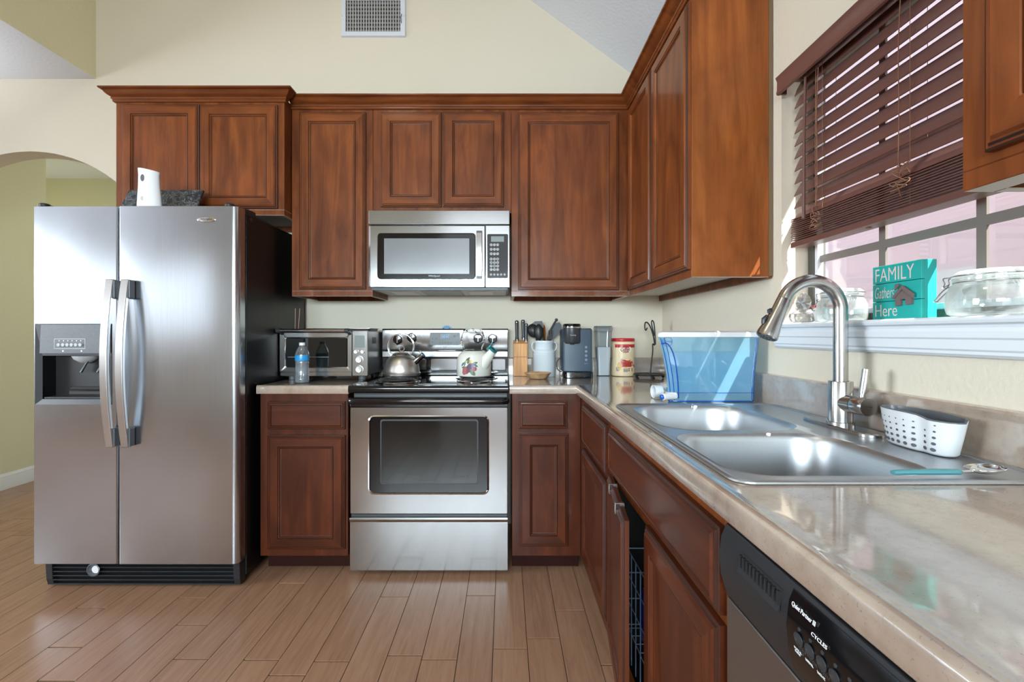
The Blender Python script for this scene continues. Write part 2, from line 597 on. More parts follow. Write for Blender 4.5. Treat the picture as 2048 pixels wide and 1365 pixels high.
# floor: separate planks with dark gaps
fl = MB()
fl.poly([(-8.3, -3.7, -0.004), (1.15, -3.7, -0.004), (1.15, 5.0, -0.004), (-8.3, 5.0, -0.004)], 1)
PW = 0.1265
known = {}
for pxm, py in ((181, 1216.4), (385, 1196.9), (583, 1167.6), (131, 1295.5), (385, 1250.6), (111, 1363), (523, 1320.9), (662, 1323.8), (790, 1194.4), (962, 1192), (878, 1320), (1086, 1277.7), (1140, 1221.7), (49, 983), (5, 1041)):
    y = EYE * F / (py - CY)
    x = PX(pxm, y)
    known.setdefault(math.floor((x + 0.044) / PW), []).append(y)
for row in range(-65, 10):
    x0 = -0.044 + row * PW
    if x0 > 1.1:
        break
    ks = sorted(known.get(row, []))
    rr = random.Random(row * 13 + 5)
    cuts = list(ks)
    if not cuts:
        cuts = [2.72 + rr.uniform(0, 0.4)]; cuts.append(cuts[0] - 1.22)
    lo, hi = min(cuts), max(cuts)
    while lo > -3.6:
        lo -= rr.uniform(0.75, 1.2); cuts.append(lo)
    while hi < 4.9:
        hi += rr.uniform(0.8, 1.2); cuts.append(hi)
    cuts = sorted(cuts)
    for a, c in zip(cuts[:-1], cuts[1:]):
        g, e = 0.0012, 0.0034
        fl.box(x0 + g, x0 + PW - g, max(a + e, -3.7), min(c - e, 5.0), -0.004, 0)
k = N('laminate_planks')
v = k.coords((1, 0.07, 1), rnd=False)
geo = k.n('ShaderNodeNewGeometry')
cmb = k.n('ShaderNodeCombineXYZ')
ml = k.n('ShaderNodeMath', operation='MULTIPLY'); ml.inputs[1].default_value = 61.0
k.l(geo.outputs['Random Per Island'], ml.inputs[0])
k.l(ml.outputs[0], cmb.inputs['X']); k.l(ml.outputs[0], cmb.inputs['Y'])
ad = k.n('ShaderNodeVectorMath', operation='ADD')
k.l(v, ad.inputs[0]); k.l(cmb.outputs[0], ad.inputs[1])
g = k.noise(ad.outputs[0], 34, 5, 0.6, 1.6)
col = k.ramp(g, [(0.25, srgb(142, 106, 83)), (0.5, srgb(156, 119, 94)), (0.78, srgb(168, 132, 106))])
isl = k.ramp(geo.outputs['Random Per Island'], [(0.0, (0.90, 0.87, 0.86)), (0.5, (1, 1, 1)), (1.0, (1.06, 1.04, 1.02))])
k.l(k.mix(col, isl, 0.8, 'MULTIPLY'), k.b.inputs['Base Color'])
k.b.inputs['Roughness'].default_value = 0.27
k.b.inputs['Specular IOR Level'].default_value = 0.45
fine = k.noise(k.coords((1, 0.03, 1), rnd=False), 220, 2)
k.bump(fine, 0.06, 0.0006)
struct('floor', fl, [k.m, plain('dark_floor_gap', srgb(24, 17, 13), 0.9, spec=0.1)], smooth=0)

# back wall with the arched opening to the hall
AX, AR, AZ, AH = -2.90, 0.833, 2.274, 0.72          # arch centre, radius, crown height, half width
b = MB()
def arch_z(x):
    return AZ - AR + sqrt(AR * AR - (x - AX) ** 2)
n = 28
xs = [AX - AH + 2 * AH * i / n for i in range(n + 1)]
for y in (YB, YB + 0.12):
    b.poly([(-8.3, y, 0), (xs[0], y, 0), (xs[0], y, ZC + 0.01), (-8.3, y, ZC + 0.01)])
    b.poly([(xs[-1], y, 0), (XW + 0.15, y, 0), (XW + 0.15, y, ZC + 0.01), (xs[-1], y, ZC + 0.01)])
    for i in range(n):
        b.poly([(xs[i], y, arch_z(xs[i])), (xs[i + 1], y, arch_z(xs[i + 1])), (xs[i + 1], y, ZC + 0.01), (xs[i], y, ZC + 0.01)])
for i in range(n):
    b.poly([(xs[i], YB, arch_z(xs[i])), (xs[i + 1], YB, arch_z(xs[i + 1])), (xs[i + 1], YB + 0.12, arch_z(xs[i + 1])), (xs[i], YB + 0.12, arch_z(xs[i]))])
for x in (xs[0], xs[-1]):
    b.poly([(x, YB, 0), (x, YB + 0.12, 0), (x, YB + 0.12, arch_z(x)), (x, YB, arch_z(x))])
b.poly([(XS - 0.05, YB, ZC + 0.01), (XW + 0.15, YB, ZC + 0.01), (XW + 0.15, YB, 5.6), (XS - 0.05, YB, 5.6)])
struct('wall_back', b, wallp, smooth=0, recalc=False)

# right wall with the window opening (drywall returns)
WY0, WY1, WZ0, WZ1, WD = 0.70, 1.649, 1.185, 2.065, 0.13
b = MB()
for y0, y1, z0, z1 in ((-3.7, WY0, 0, ZT + 0.15), (WY1, YB, 0, ZT + 0.15), (WY0, WY1, 0, WZ0), (WY0, WY1, WZ1, ZT + 0.15)):
    b.poly([(XW, y0, z0), (XW, y1, z0), (XW, y1, z1), (XW, y0, z1)])
    b.poly([(XW + WD, y0, z0), (XW + WD, y1, z0), (XW + WD, y1, z1), (XW + WD, y0, z1)])
for y in (WY0, WY1):
    b.poly([(XW, y, WZ0), (XW + WD, y, WZ0), (XW + WD, y, WZ1), (XW, y, WZ1)])
for z in (WZ0, WZ1):
    b.poly([(XW, WY0, z), (XW, WY1, z), (XW + WD, WY1, z), (XW + WD, WY0, z)])
struct('wall_right', b, wallp, smooth=0, recalc=False)

b = MB()
b.poly([(XW + 0.15, -3.7, vault(XW + 0.15)), (XW + 0.15, YB + 0.1, vault(XW + 0.15)), (XS - 0.1, YB + 0.1, vault(XS - 0.1)), (XS - 0.1, -3.7, vault(XS - 0.1))])
b.poly([(XS, -3.7, ZC), (XS, YB, ZC), (-8.3, YB, ZC), (-8.3, -3.7, ZC)])
struct('ceiling', b, ceilp, smooth=0, recalc=False)
b = MB()
b.poly([(XS, -3.7, ZC), (XS, YB, ZC), (XS, YB, 5.3), (XS, -3.7, 5.3)])
struct('wall_left', b, soffp, smooth=0, recalc=False)

# the living area behind the camera: solid rear wall at the patio door light, plain left wall
b = MB()
for x0, x1, z0, z1 in ((-8.3, -7.85, 0, 5.5), (-7.85, -3.95, 0, 5.5), (-3.95, -1.15, 0, 5.5), (-1.15, 0.95, 0, 5.5), (0.95, 1.1, 0, 5.5)):
    b.poly([(x0, -3.6, z0), (x1, -3.6, z0), (x1, -3.6, z1), (x0, -3.6, z1)])
struct('wall_rear', b, wallp, smooth=0, recalc=False)
b = MB()
b.poly([(-8.2, -3.7, 0), (-8.2, YB, 0), (-8.2, YB, ZC), (-8.2, -3.7, ZC)])
struct('wall_far_left', b, wallp, smooth=0, recalc=False)

# hall beyond the arch
HX, HY = -3.73, 3.86
b = MB()
b.poly([(HX, YB + 0.12, 0), (HX, HY, 0), (HX, HY, 2.72), (HX, YB + 0.12, 2.72)])
b.poly([(HX, HY, 0), (HX - 1.3, HY, 0), (HX - 1.3, HY, 2.72), (HX, HY, 2.72)])
struct('wall_hall_left', b, hallp, smooth=0, recalc=False)
b = MB()
b.poly([(-5.1, 4.76, 0), (-0.9, 4.76, 0), (-0.9, 4.76, 2.72), (-5.1, 4.76, 2.72)])
b.poly([(-0.9, YB + 0.12, 0), (-0.9, 4.76, 0), (-0.9, 4.76, 2.72), (-0.9, YB + 0.12, 2.72)])
b.poly([(-5.03, HY, 0), (-5.03, 4.76, 0), (-5.03, 4.76, 2.72), (-5.03, HY, 2.72)])
struct('wall_hall_back', b, hallp, smooth=0, recalc=False)
b = MB()
b.poly([(-5.1, YB + 0.1, ZC), (-0.8, YB + 0.1, ZC), (-0.8, 4.8, ZC), (-5.1, 4.8, ZC)])
struct('ceiling_hall', b, ceilp, smooth=0, recalc=False)
BASE = [(0, 0), (0.014, 0), (0.014, 0.075), (0.011, 0.085), (0.011, 0.098), (0.007, 0.106), (0.004, 0.115), (0, 0.118)]
b = MB()
b.sweep([(HX, YB + 0.13), (HX, HY), (HX - 1.2, HY)], BASE)
struct('baseboard_hall', b, whitep, smooth=20)
b = MB()
b.sweep([(-5.0, 4.76), (-0.92, 4.76)], BASE)
struct('baseboard_hall_back', b, whitep, smooth=20)

# ------------------------------------------------------------------ window 1 over the sink
win = bpy.data.objects.new('window_1', None)
COL.objects.link(win); win.location = (XW + 0.10, 1.17, WZ0); win['kind'] = 'structure'
ORG['window_1'] = Vector(win.location)
GX = 1.062
bronze = plain('dark_bronze_aluminium', srgb(82, 82, 74), 0.4, 0.3)
greybar = plain('grey_brown_muntin', srgb(128, 122, 116), 0.5)
b = MB()
y0, y1 = WY0 + 0.002, WY1 - 0.002
for a in ((y0, y0 + 0.03, WZ0, WZ1), (y1 - 0.03, y1, WZ0, WZ1), (y0, y1, WZ0, WZ0 + 0.034), (y0, y1, WZ1 - 0.03, WZ1)):
    b.box(GX - 0.012, GX + 0.03, *a)
b.build('window_frame', bronze, win, smooth=0, bevel=0.002)
b = MB()
for a in ((y0 + 0.03, y0 + 0.045, WZ0 + 0.034, WZ1 - 0.03), (y1 - 0.045, y1 - 0.03, WZ0 + 0.034, WZ1 - 0.03), (y0 + 0.03, y1 - 0.03, WZ0 + 0.034, WZ0 + 0.05), (y0 + 0.03, y1 - 0.03, 1.635, 1.66)):
    b.box(GX - 0.008, GX + 0.012, *a)
b.build('sash', whitep, win, smooth=0, bevel=0.0015)
b = MB()
for yy in (1.339, 1.06, 0.785):
    b.box(GX + 0.001, GX + 0.007, yy - 0.0115, yy + 0.0115, WZ0 + 0.05, WZ1 - 0.03)
for zz in (1.412, 1.86):
    b.box(GX + 0.0005, GX + 0.0075, y0 + 0.045, y1 - 0.045, zz - 0.0115, zz + 0.0115)
b.build('muntin_grid', greybar, win, smooth=0)
b = MB()
b.box(GX + 0.009, GX + 0.011, y0 + 0.04, y1 - 0.04, WZ0 + 0.04, WZ1 - 0.03)
b.build('pane', paneglass, win, smooth=0)

# window stool and apron
b = MB()
prof = [(0.10, 1.185), (0.10, 1.196), (-0.022, 1.196), (-0.028, 1.193), (-0.030, 1.188), (-0.028, 1.182), (-0.020, 1.178), (-0.018, 1.172), (-0.022, 1.165), (-0.022, 1.152), (-0.019, 1.148), (-0.019, 1.128), (-0.016, 1.124), (-0.016, 1.118), (-0.010, 1.112), (0, 1.110), (0, 1.185)]
ids = []
b.prism([(XW + u, w) for u, w in prof], 1, 0.60, 1.662)
struct('trim_1', b, whitep, smooth=25)

# outside: neighbour's wall of horizontal siding and the ground between
b = MB()
z = -0.4
while z < 5.2:
    b.poly([(3.6, -6, z), (3.6, 9, z), (3.585, 9, z + 0.178), (3.585, -6, z + 0.178)])
    b.poly([(3.585, -6, z + 0.178), (3.585, 9, z + 0.178), (3.6, 9, z + 0.18), (3.6, -6, z + 0.18)])
    z += 0.18
struct('wall_outside', b, plain('pinkish_siding', srgb(176, 152, 156), 0.7), smooth=0, recalc=False)
b = MB()
b.poly([(1.12, -8, -0.3), (3.7, -8, -0.3), (3.7, 9, -0.3), (1.12, 9, -0.3)])
struct('ground_outside', b, plain('dry_lawn', srgb(190, 180, 150), 0.9), smooth=0, recalc=False)

b = MB()
b.box(XW + WD + .001, 1.50, -2, 6, 2.62, 2.78)
struct('roof_eave', b, whitep, smooth=0)

# ------------------------------------------------------------------ return-air grille high on the back wall
YV = YB - 0.001
g = thing('return_air_vent', 'white metal return air grille with vertical blades high on cream wall', 'vent', (PX(748, YV), YV, PZ(40, YV)))
x0, x1, z0, z1 = PX(683, YV), PX(812, YV), PZ(75, YV), PZ(-8, YV)
ix0, ix1, iz0, iz1 = PX(692.5, YV), PX(801.5, YV), PZ(65.5, YV), PZ(3, YV)
b = MB()
b.loops([[(x0, YV, z0), (x1, YV, z0), (x1, YV, z1), (x0, YV, z1)], [(x0 + .004, YV - .012, z0 + .004), (x1 - .004, YV - .012, z0 + .004), (x1 - .004, YV - .012, z1 - .004), (x0 + .004, YV - .012, z1 - .004)],
         [(ix0, YV - .012, iz0), (ix1, YV - .012, iz0), (ix1, YV - .012, iz1), (ix0, YV - .012, iz1)], [(ix0, YV - .0005, iz0), (ix1, YV - .0005, iz0), (ix1, YV - .0005, iz1), (ix0, YV - .0005, iz1)]])
b.build('frame', plain('white_vent_paint', srgb(214, 218, 226), 0.4), g, smooth=0)
b = MB()
b.box(ix0, ix1, YV - 0.0015, YV - 0.0005, iz0, iz1)
b.build('dark_duct', cavity, g, smooth=0)
b = MB()
for i in range(20):
    x = ix0 + 0.012 + (ix1 - ix0 - 0.022) * i / 19
    b.poly([(x - .0025, YV - .011, iz0), (x + .002, YV - .006, iz0), (x + .002, YV - .006, iz1), (x - .0025, YV - .011, iz1)])
    b.poly([(x - .0035, YV - .011, iz0), (x - .0015, YV - .011, iz0), (x - .0015, YV - .011, iz1), (x - .0035, YV - .011, iz1)])
b.build('front_blades', plain('vent_blade_paint', srgb(200, 200, 200), 0.45), g, smooth=0, recalc=False)
b = MB()
for i in range(8):
    z = iz0 + (iz1 - iz0) * (i + 0.4) / 8
    b.poly([(ix0, YV - .002, z - .005), (ix1, YV - .002, z - .005), (ix1, YV - .005, z + .006), (ix0, YV - .005, z + .006)])
b.build('rear_blades', plain('vent_rear_blade_paint', srgb(120, 114, 108), 0.5), g, smooth=0, recalc=False)
b = MB()
b.tube([(ix1 + .006, YV - .013, iz0 + .05), (ix1 + .005, YV - .02, iz0 + .08), (ix1 + .007, YV - .013, iz0 + .105)], 0.0022, 6)
b.build('damper_lever', dgray, g)
b = MB()
for x in (x0 + 0.010, x1 - 0.010):
    b = MB()
    b.cyl((x, YV - .0115, (iz0 + iz1) / 2), (x, YV - .0135, (iz0 + iz1) / 2), 0.0028, n=10)
    b.build('screw', lgray, g)

# ================================================================== CABINETS
ZU0, ZU1, YU = 1.363, 2.40, 2.57       # upper cabinets: bottom, top, face-frame plane
XU = 0.668                             # face-frame plane of the uppers on the right wall
def upper_body(parent, x0, x1, yf, z0, z1, mats=None, gap=0.0006, left_end=None, yb=YB - 0.002):
    """hollow-bottomed wall cabinet body facing -Y"""
    b = MB()
    x0 += gap; x1 -= gap
    t = 0.018
    b.box(x0, x1, yf, yb, z0 + 0.028, z1, 0, bottom=1)
    b.box(x0, x1, yf, yf + t, z0, z0 + 0.0278, 0, bottom=1)
    b.box(x0, x0 + t, yf + t + .0002, yb, z0, z0 + 0.0278, 0, bottom=1)
    b.box(x1 - t, x1, yf + t + .0002, yb, z0, z0 + 0.0278, 0, bottom=1)
    b.box(x0 + t, x1 - t, yb - t, yb, z0 - 0.004, z0 + 0.0278, 0)
    return b.build('cabinet_body', mats or [woodz, melamine], parent, smooth=0, bevel=0.0012, seg=1)

YD = YU - 0.0005
# over the refrigerator
YFR = 2.489
t = thing('over_refrigerator_cabinet', 'shallow cherry wall cabinet with two doors above the refrigerator, topmost left', 'cabinet', (-1.596, YFR, 1.781))
xl, xr = PX(232, YFR), -1.1552
upper_body(t, xl, xr, YFR, PZ(431, YFR), 2.40)
yd = YFR - T
cab_front(t, 'door', PX(240, yd), PX(396, yd), PZ(418, yd), PZ(207, yd), YFR - .0005, 'back', UP_B)
cab_front(t, 'door', PX(397.5, yd), PX(553, yd), PZ(416, yd), PZ(208, yd), YFR - .0005, 'back', UP_B)
CROWN = [(0, 2.372), (0.007, 2.372), (0.010, 2.376), (0.010, 2.384), (0.014, 2.386), (0.016, 2.391), (0.014, 2.396), (0.018, 2.399), (0.026, 2.403), (0.034, 2.411), (0.040, 2.421), (0.044, 2.424), (0.050, 2.425), (0.053, 2.428), (0.053, 2.434), (0, 2.434)]
b = MB()
b.sweep([(xl - .0008, YB - 0.003), (xl - .0008, YFR - .0008), (xr + .0008, YFR - .0008), (xr + .0008, 2.506)], CROWN)
b.build('crown_moulding', woodx, t, smooth=30)

# narrow tall one between refrigerator and microwave
t = thing('wall_cabinet', 'narrow tall cherry wall cabinet with one door between refrigerator and microwave', 'cabinet', (-0.93, YU, ZU0))
upper_body(t, -1.1538, PX(746, YU), YU, ZU0, ZU1)
yd = YU - T
cab_front(t, 'door', PX(597, yd), PX(730.5, yd), PZ(578.5, yd), PZ(223, yd), YD, 'back', UP_B)

# over the microwave
ZM1 = 1.812
t = thing('over_microwave_cabinet', 'short two-door cherry wall cabinet directly above the microwave', 'cabinet', (-0.34, YU, ZM1))
b = MB()
b.box(PX(746, YU) + .0006, PX(1022.4, YU) - .0006, YU, YB - .002, ZM1, ZU1)
b.build('cabinet_body', woodz, t, smooth=0, bevel=0.0012, seg=1)
cab_front(t, 'door', PX(760.4, yd), PX(882.4, yd), PZ(413, yd), PZ(222.5, yd), YD, 'back', UP_B)
cab_front(t, 'door', PX(885.2, yd), PX(1007.6, yd), PZ(413, yd), PZ(222.5, yd), YD, 'back', UP_B)

# wide one in the corner
t = thing('wall_cabinet', 'wide one-door cherry wall cabinet right of the microwave in the corner', 'cabinet', (0.35, YU, ZU0))
upper_body(t, PX(1022.4, YU), XU - 0.001, YU, ZU0, ZU1)
cab_front(t, 'door', PX(1036.4, yd), PX(1238.8, yd), PZ(580, yd), PZ(224, yd), YD, 'back', UP_B)

# two-door one on the right wall beside the window
YE = 1.698
t = thing('wall_cabinet', 'tall two-door cherry cabinet on right wall, its big side panel beside the window', 'cabinet', (0.8, 2.15, ZU0))
b = MB()
x0, x1, ya, yb = XU, XW - .003, YE, YB - .003
b.box(x0, x1, ya + .0062, yb, ZU0 + .028, ZU1, 0, bottom=1)
b.box(x0, x0 + .018, ya + .0062, yb - .34, ZU0, ZU0 + .0278, 0, bottom=1)
b.box(x0 + .0182, x1 - .0182, ya + .0062, ya + .024, ZU0, ZU0 + .0278, 0, bottom=1)
b.box(x1 - .018, x1, ya + .0062, yb, ZU0 - .004, ZU0 + .0278, 0)
b.build('cabinet_body', [woodz, melamine], t, smooth=0, bevel=0.0012, seg=1)
b = MB()
b.box(x0, x1 - .014, ya, ya + .006, ZU0, ZU1, 0, bottom=1)
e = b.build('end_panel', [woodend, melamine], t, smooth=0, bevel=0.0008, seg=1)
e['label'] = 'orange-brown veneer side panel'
b = MB()
b.box(x1 - .0138, x1, ya + .0002, ya + .006, ZU0 + .004, ZU1)
b.build('scribe_strip', plain('weathered_wood_strip', srgb(120, 96, 72), 0.6, bump=(60, 0.3)), t, smooth=0)
xd = XU - T
def YX(px, x):
    return x * F / (px - CX)
cab_front(t, 'door', YX(1254.5, xd), YX(1298.2, xd), 1.392, 2.352, XU - .0005, 'side', UP_S)
cab_front(t, 'door', YX(1300.4, xd), YX(1371.4, xd), 1.392, 2.352, XU - .0005, 'side', UP_S)

# crown moulding running along the back wall cabinets and returning over the right one
b = MB()
b.sweep([(-1.1535, YU - .0008), (XU - .0008, YU - .0008), (XU - .0008, YE - .0008), (XW - .003, YE - .0008)], CROWN)
tag(b.build('crown_moulding', woodx, None, (-0.2, YU, 2.372), smooth=30), 'long cherry crown moulding along top of back wall cabinets turning the corner', 'moulding')

# nearest one, right of the window
YN = 0.694
t = thing('wall_cabinet', 'cherry wall cabinet right of the window, nearest to the camera', 'cabinet', (0.81, 0.3, ZU0))
b = MB()
ya, yb, z0 = -0.25, YN, 1.367
b.box(x0, x1, ya, yb, z0 + .028, ZU1, 0, bottom=1)
b.box(x0, x0 + .045, ya, yb, z0, z0 + .0278, 0, bottom=1)
b.box(x0 + .0452, x1, yb - .018, yb, z0, z0 + .0278, 0, bottom=1)
b.build('cabinet_body', [woodz, melamine], t, smooth=0, bevel=0.0012, seg=1)
dd = cab_front(t, 'door', 0.650, 0.235, 1.408, 2.352, XU - .0005, 'side', UP_S)
b = MB()
b.ball((xd - .0015 + .0085, 0.605, 1.578), 0.0015, 0.007, 0.006, 10, 6)
b.tube(spline([(xd + .007, 0.6, 1.573), (xd + .007, 0.598, 1.54), (xd + .007, 0.599, 1.50), (xd + .007, 0.597, 1.47)], 3), [0.0016] * 4 + [0.0011] * 3 + [0.0008] * 3, 6)
o = b.build('wood_knot', plain('dark_knot', srgb(34, 20, 16), 0.5), dd)
o['label'] = 'dark knot with a crack'
cab_front(t, 'door', 0.225, -0.18, 1.408, 2.352, XU - .0005, 'side', UP_S)

# ------------------------------------------------------------------ base cabinets
ZB1, ZB0, YBF, XBF = 0.8715, 0.0885, 2.29, 0.366
def base_body(t, x0, x1, yf, kick=0.078):
    b = MB()
    b.box(x0, x1, yf, YB - .003, ZB0, ZB1)
    b.build('cabinet_body', bwoodz, t, smooth=0, bevel=0.0012, seg=1)
    b = MB()
    b.box(x0, x1, yf + kick, yf + kick + .016, 0.001, ZB0 - .0005)
    b.build('toe_kick', kickm, t, smooth=0)
yd = YBF - T
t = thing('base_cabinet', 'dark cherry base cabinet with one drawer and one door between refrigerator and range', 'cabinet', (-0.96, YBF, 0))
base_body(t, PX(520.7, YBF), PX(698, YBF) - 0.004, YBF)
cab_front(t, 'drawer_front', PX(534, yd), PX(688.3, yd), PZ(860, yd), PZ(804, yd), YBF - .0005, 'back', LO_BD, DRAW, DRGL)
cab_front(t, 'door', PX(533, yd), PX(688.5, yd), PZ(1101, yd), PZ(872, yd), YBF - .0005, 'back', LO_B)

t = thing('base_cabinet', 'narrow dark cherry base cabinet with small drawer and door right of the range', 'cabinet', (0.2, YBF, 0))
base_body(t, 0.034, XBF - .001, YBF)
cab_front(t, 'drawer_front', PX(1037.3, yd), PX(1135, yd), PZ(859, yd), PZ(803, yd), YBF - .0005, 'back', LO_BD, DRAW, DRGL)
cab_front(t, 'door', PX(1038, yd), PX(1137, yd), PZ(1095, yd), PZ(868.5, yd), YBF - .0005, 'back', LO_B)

# right run: drawer base in the corner
XD = XBF - T
YS1, YS0 = 1.640, 0.769
t = thing('base_cabinet', 'dark cherry corner base cabinet with drawer over door, far end of the sink run', 'cabinet', (0.6, 1.95, 0))
b = MB()
b.box(XBF, XW - .003, YS1 + .001, YB - .003, ZB0, ZB1)
b.build('cabinet_body', bwoodz, t, smooth=0, bevel=0.0012, seg=1)
b = MB()
b.box(XBF + .075, XBF + .09, YS1 + .001, YB - .003, 0.001, ZB0 - .0005)
b.build('toe_kick', kickm, t, smooth=0)
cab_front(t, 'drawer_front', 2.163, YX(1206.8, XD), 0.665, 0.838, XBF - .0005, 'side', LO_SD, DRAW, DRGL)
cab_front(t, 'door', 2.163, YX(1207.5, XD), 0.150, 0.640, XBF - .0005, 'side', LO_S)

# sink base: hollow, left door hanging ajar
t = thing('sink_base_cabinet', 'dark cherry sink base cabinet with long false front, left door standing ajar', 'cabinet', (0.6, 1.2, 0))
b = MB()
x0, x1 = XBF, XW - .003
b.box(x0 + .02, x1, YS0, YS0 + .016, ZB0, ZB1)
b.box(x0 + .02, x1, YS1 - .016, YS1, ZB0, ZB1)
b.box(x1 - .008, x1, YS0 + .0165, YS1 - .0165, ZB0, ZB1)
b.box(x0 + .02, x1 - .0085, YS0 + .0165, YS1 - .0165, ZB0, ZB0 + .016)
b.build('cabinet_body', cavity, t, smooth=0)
b = MB()
zr = 0.664
b.box(x0, x0 + .0195, YS0, YS0 + .02, ZB0, ZB1)
b.box(x0, x0 + .0195, YS1 - .028, YS1, ZB0, ZB1)
b.box(x0, x0 + .0195, YS0 + .0202, YS1 - .0282, zr, ZB1)
b.box(x0, x0 + .0195, YS0 + .0202, YS1 - .0282, ZB0, ZB0 + .04)
b.build('face_frame', woodz, t, smooth=0, bevel=0.001, seg=1)
b = MB()
b.box(XBF + .075, XBF + .09, YS0, YS1, 0.001, ZB0 - .0005)
b.build('toe_kick', kickm, t, smooth=0)
cab_front(t, 'drawer_front', YX(1213.9, XD), YX(1429, XD), 0.694, 0.840, XBF - .0005, 'side', LO_SD, DRAW, DRGL)
cab_front(t, 'door', 1.198, 0.783, 0.150, 0.678, XBF - .0005, 'side', LO_S)
b = MB()
a = radians(6.8)
b.xf = Matrix.Translation((XBF - .002, 1.612, 0)) @ Matrix.Rotation(-a, 4, 'Z')
front_panel(b, (0, 0, 0.150), (0, -1, 0), (0, 0, 1), (-1, 0, 0), 0.408, 0.534, DOOR, DGL)
o = b.build('door', LO_S, t, smooth=0)
o['label'] = 'cabinet door standing ajar'
DXF = b.xf
# two flat steel over-door hooks on the top edge of that door
hk = steel('hook_steel', (0.62, 0.63, 0.65), 0.25, 2)
for yy, lab in ((0.115, 'small steel over-door hook on ajar cabinet door, farther from the camera'), (0.285, 'small steel over-door hook on ajar cabinet door, nearer its free edge')):
    b = MB(); b.xf = DXF
    z1 = 0.684
    pr = [(-.0225, z1 - .028), (-.0207, z1 - .028), (-.0207, z1 + .0008), (.0012, z1 + .0008), (.0012, z1 - .05), (.003, z1 - .05), (.003, z1 + .0026), (-.0225, z1 + .0026)]
    b.prism(pr, 1, -yy - .006, -yy + .006)
    b.box(-.0232, -.0225, -yy - .004, -yy + .004, z1 - .024, z1 - .004)
    tag(b.build('over_door_hook', hk, None, tuple(DXF @ Vector((-.01, -yy, 0.684))), smooth=0, bevel=.0004, seg=1), lab, 'hook', 'over-door hooks on the ajar door')
# wire rack standing inside
wb = plain('pale_blue_wire', srgb(150, 170, 205), 0.35, 0.4)
b = MB()
X0, X1, Y0, Y1 = 0.402, 0.60, 1.36, 1.56
for z in (0.205, 0.29, 0.375, 0.455):
    b.tube([(X0, Y0, z), (X1, Y0, z), (X1, Y1, z), (X0, Y1, z)], 0.002, 6, closed=True)
for x, y in [(X0, Y0), (X0, Y1), (X1, Y0), (X1, Y1)] + [(X0, Y0 + .05 * i) for i in range(1, 4)] + [(X0 + .05 * i, Y0) for i in range(1, 4)]:
    b.cyl((x, y, 0.1055), (x, y, 0.457), 0.0018, n=6)
for i in range(5):
    b.cyl((X0, Y0 + .04 * i + .02, 0.205), (X1, Y0 + .04 * i + .02, 0.205), 0.0015, n=6)
tag(b.build('wire_rack', wb, None, (0.5, 1.46, 0.1055), smooth=60), 'pale wire rack inside sink cabinet, seen through the door gap', 'rack')
bl = plain('blue_bottle_plastic', srgb(30, 42, 120), 0.3)
for (x, y, c, lab) in ((0.45, 1.48, bl, 'dark blue bottle in wire rack inside the sink cabinet'), (0.50, 1.42, plain('green_bottle_plastic', srgb(20, 80, 34), 0.3), 'dark green bottle in wire rack inside the sink cabinet')):
    b = MB()
    b.lathe([(.0, 0), (.026, 0), (.028, .005), (.028, .13), (.02, .155), (.011, .165), (.011, .185), (.0, .185)], (x, y, 0.2075), 20)
    tag(b.build('cleaning_bottle', c, None, (x, y, 0.2075)), lab, 'bottle', 'bottles in the sink cabinet')

# ------------------------------------------------------------------ countertops with rolled front edge and splash
kk = N('speckled_beige_laminate')
v = kk.coords((1, 1, 1), rnd=False)
big = kk.noise(v, 5, 4, 0.6, 0.6)
med = kk.noise(v, 45, 4, 0.65)
spk = kk.noise(v, 260, 2, 0.5)
c = kk.ramp(big, [(0.3, srgb(156, 136, 122)), (0.5, srgb(172, 156, 142)), (0.7, srgb(184, 172, 160))])
c2 = kk.ramp(med, [(0.3, (0.84, 0.82, 0.80)), (0.5, (1, 1, 1)), (0.7, (1.06, 1.06, 1.05))])
c = kk.mix(c, c2, 0.8, 'MULTIPLY')
c3 = kk.ramp(spk, [(0.25, (0.45, 0.40, 0.36)), (0.36, (1, 1, 1))])
kk.l(kk.mix(c, c3, 0.55, 'MULTIPLY'), kk.b.inputs['Base Color'])
kk.b.inputs['Roughness'].default_value = 0.25
kk.b.inputs['Coat Weight'].default_value = 1.0
kk.b.inputs['Coat Roughness'].default_value = 0.07
kk.b.inputs['Coat IOR'].default_value = 2.3
kk.bump(kk.noise(v, 14, 2), 0.012, 0.002)
laminate = kk.m
ZCT, ZCB, YCF, XCF = 0.911, 0.873, 2.265, 0.337
NOSE = [(-0.05, ZCT - .0004), (-0.03, ZCT - .0003), (-0.020, ZCT + .0015), (-0.014, ZCT + .0028), (-0.009, ZCT + .0026), (-0.004, ZCT), (-0.001, ZCT - .005), (0, ZCT - .011), (0, ZCB + .003), (-.002, ZCB), (-0.03, ZCB), (-0.03, ZCB + .012), (-0.05, ZCB + .012)]
def slab(b, cells):
    for x0, x1, y0, y1 in cells:
        b.box(x0, x1, y0, y1, ZCB + .0125, ZCT - .0004)
SPL = lambda: [(0, ZCT - .001), (.019, ZCT - .001), (.020, ZCT + .02), (.020, ZCT + .098), (.017, ZCT + .103), (.010, ZCT + .105), (0, ZCT + .105)]
b = MB()
xl, xr = PX(512.4, YCF), -0.747
b.sweep([(xl, YCF), (xr, YCF)], NOSE)
slab(b, [(xl, xr, YCF + .05, YB - .003)])
c1 = b.build('countertop', laminate, None, (-0.96, 2.55, ZCB), smooth=40)
tag(c1, 'short speckled beige countertop left of the range holding the toaster oven', 'countertop')
b = MB()
b.sweep([(xl, YB - .0015), (xr - .002, YB - .0015)], SPL())
b.build('backsplash', laminate, c1, smooth=30)

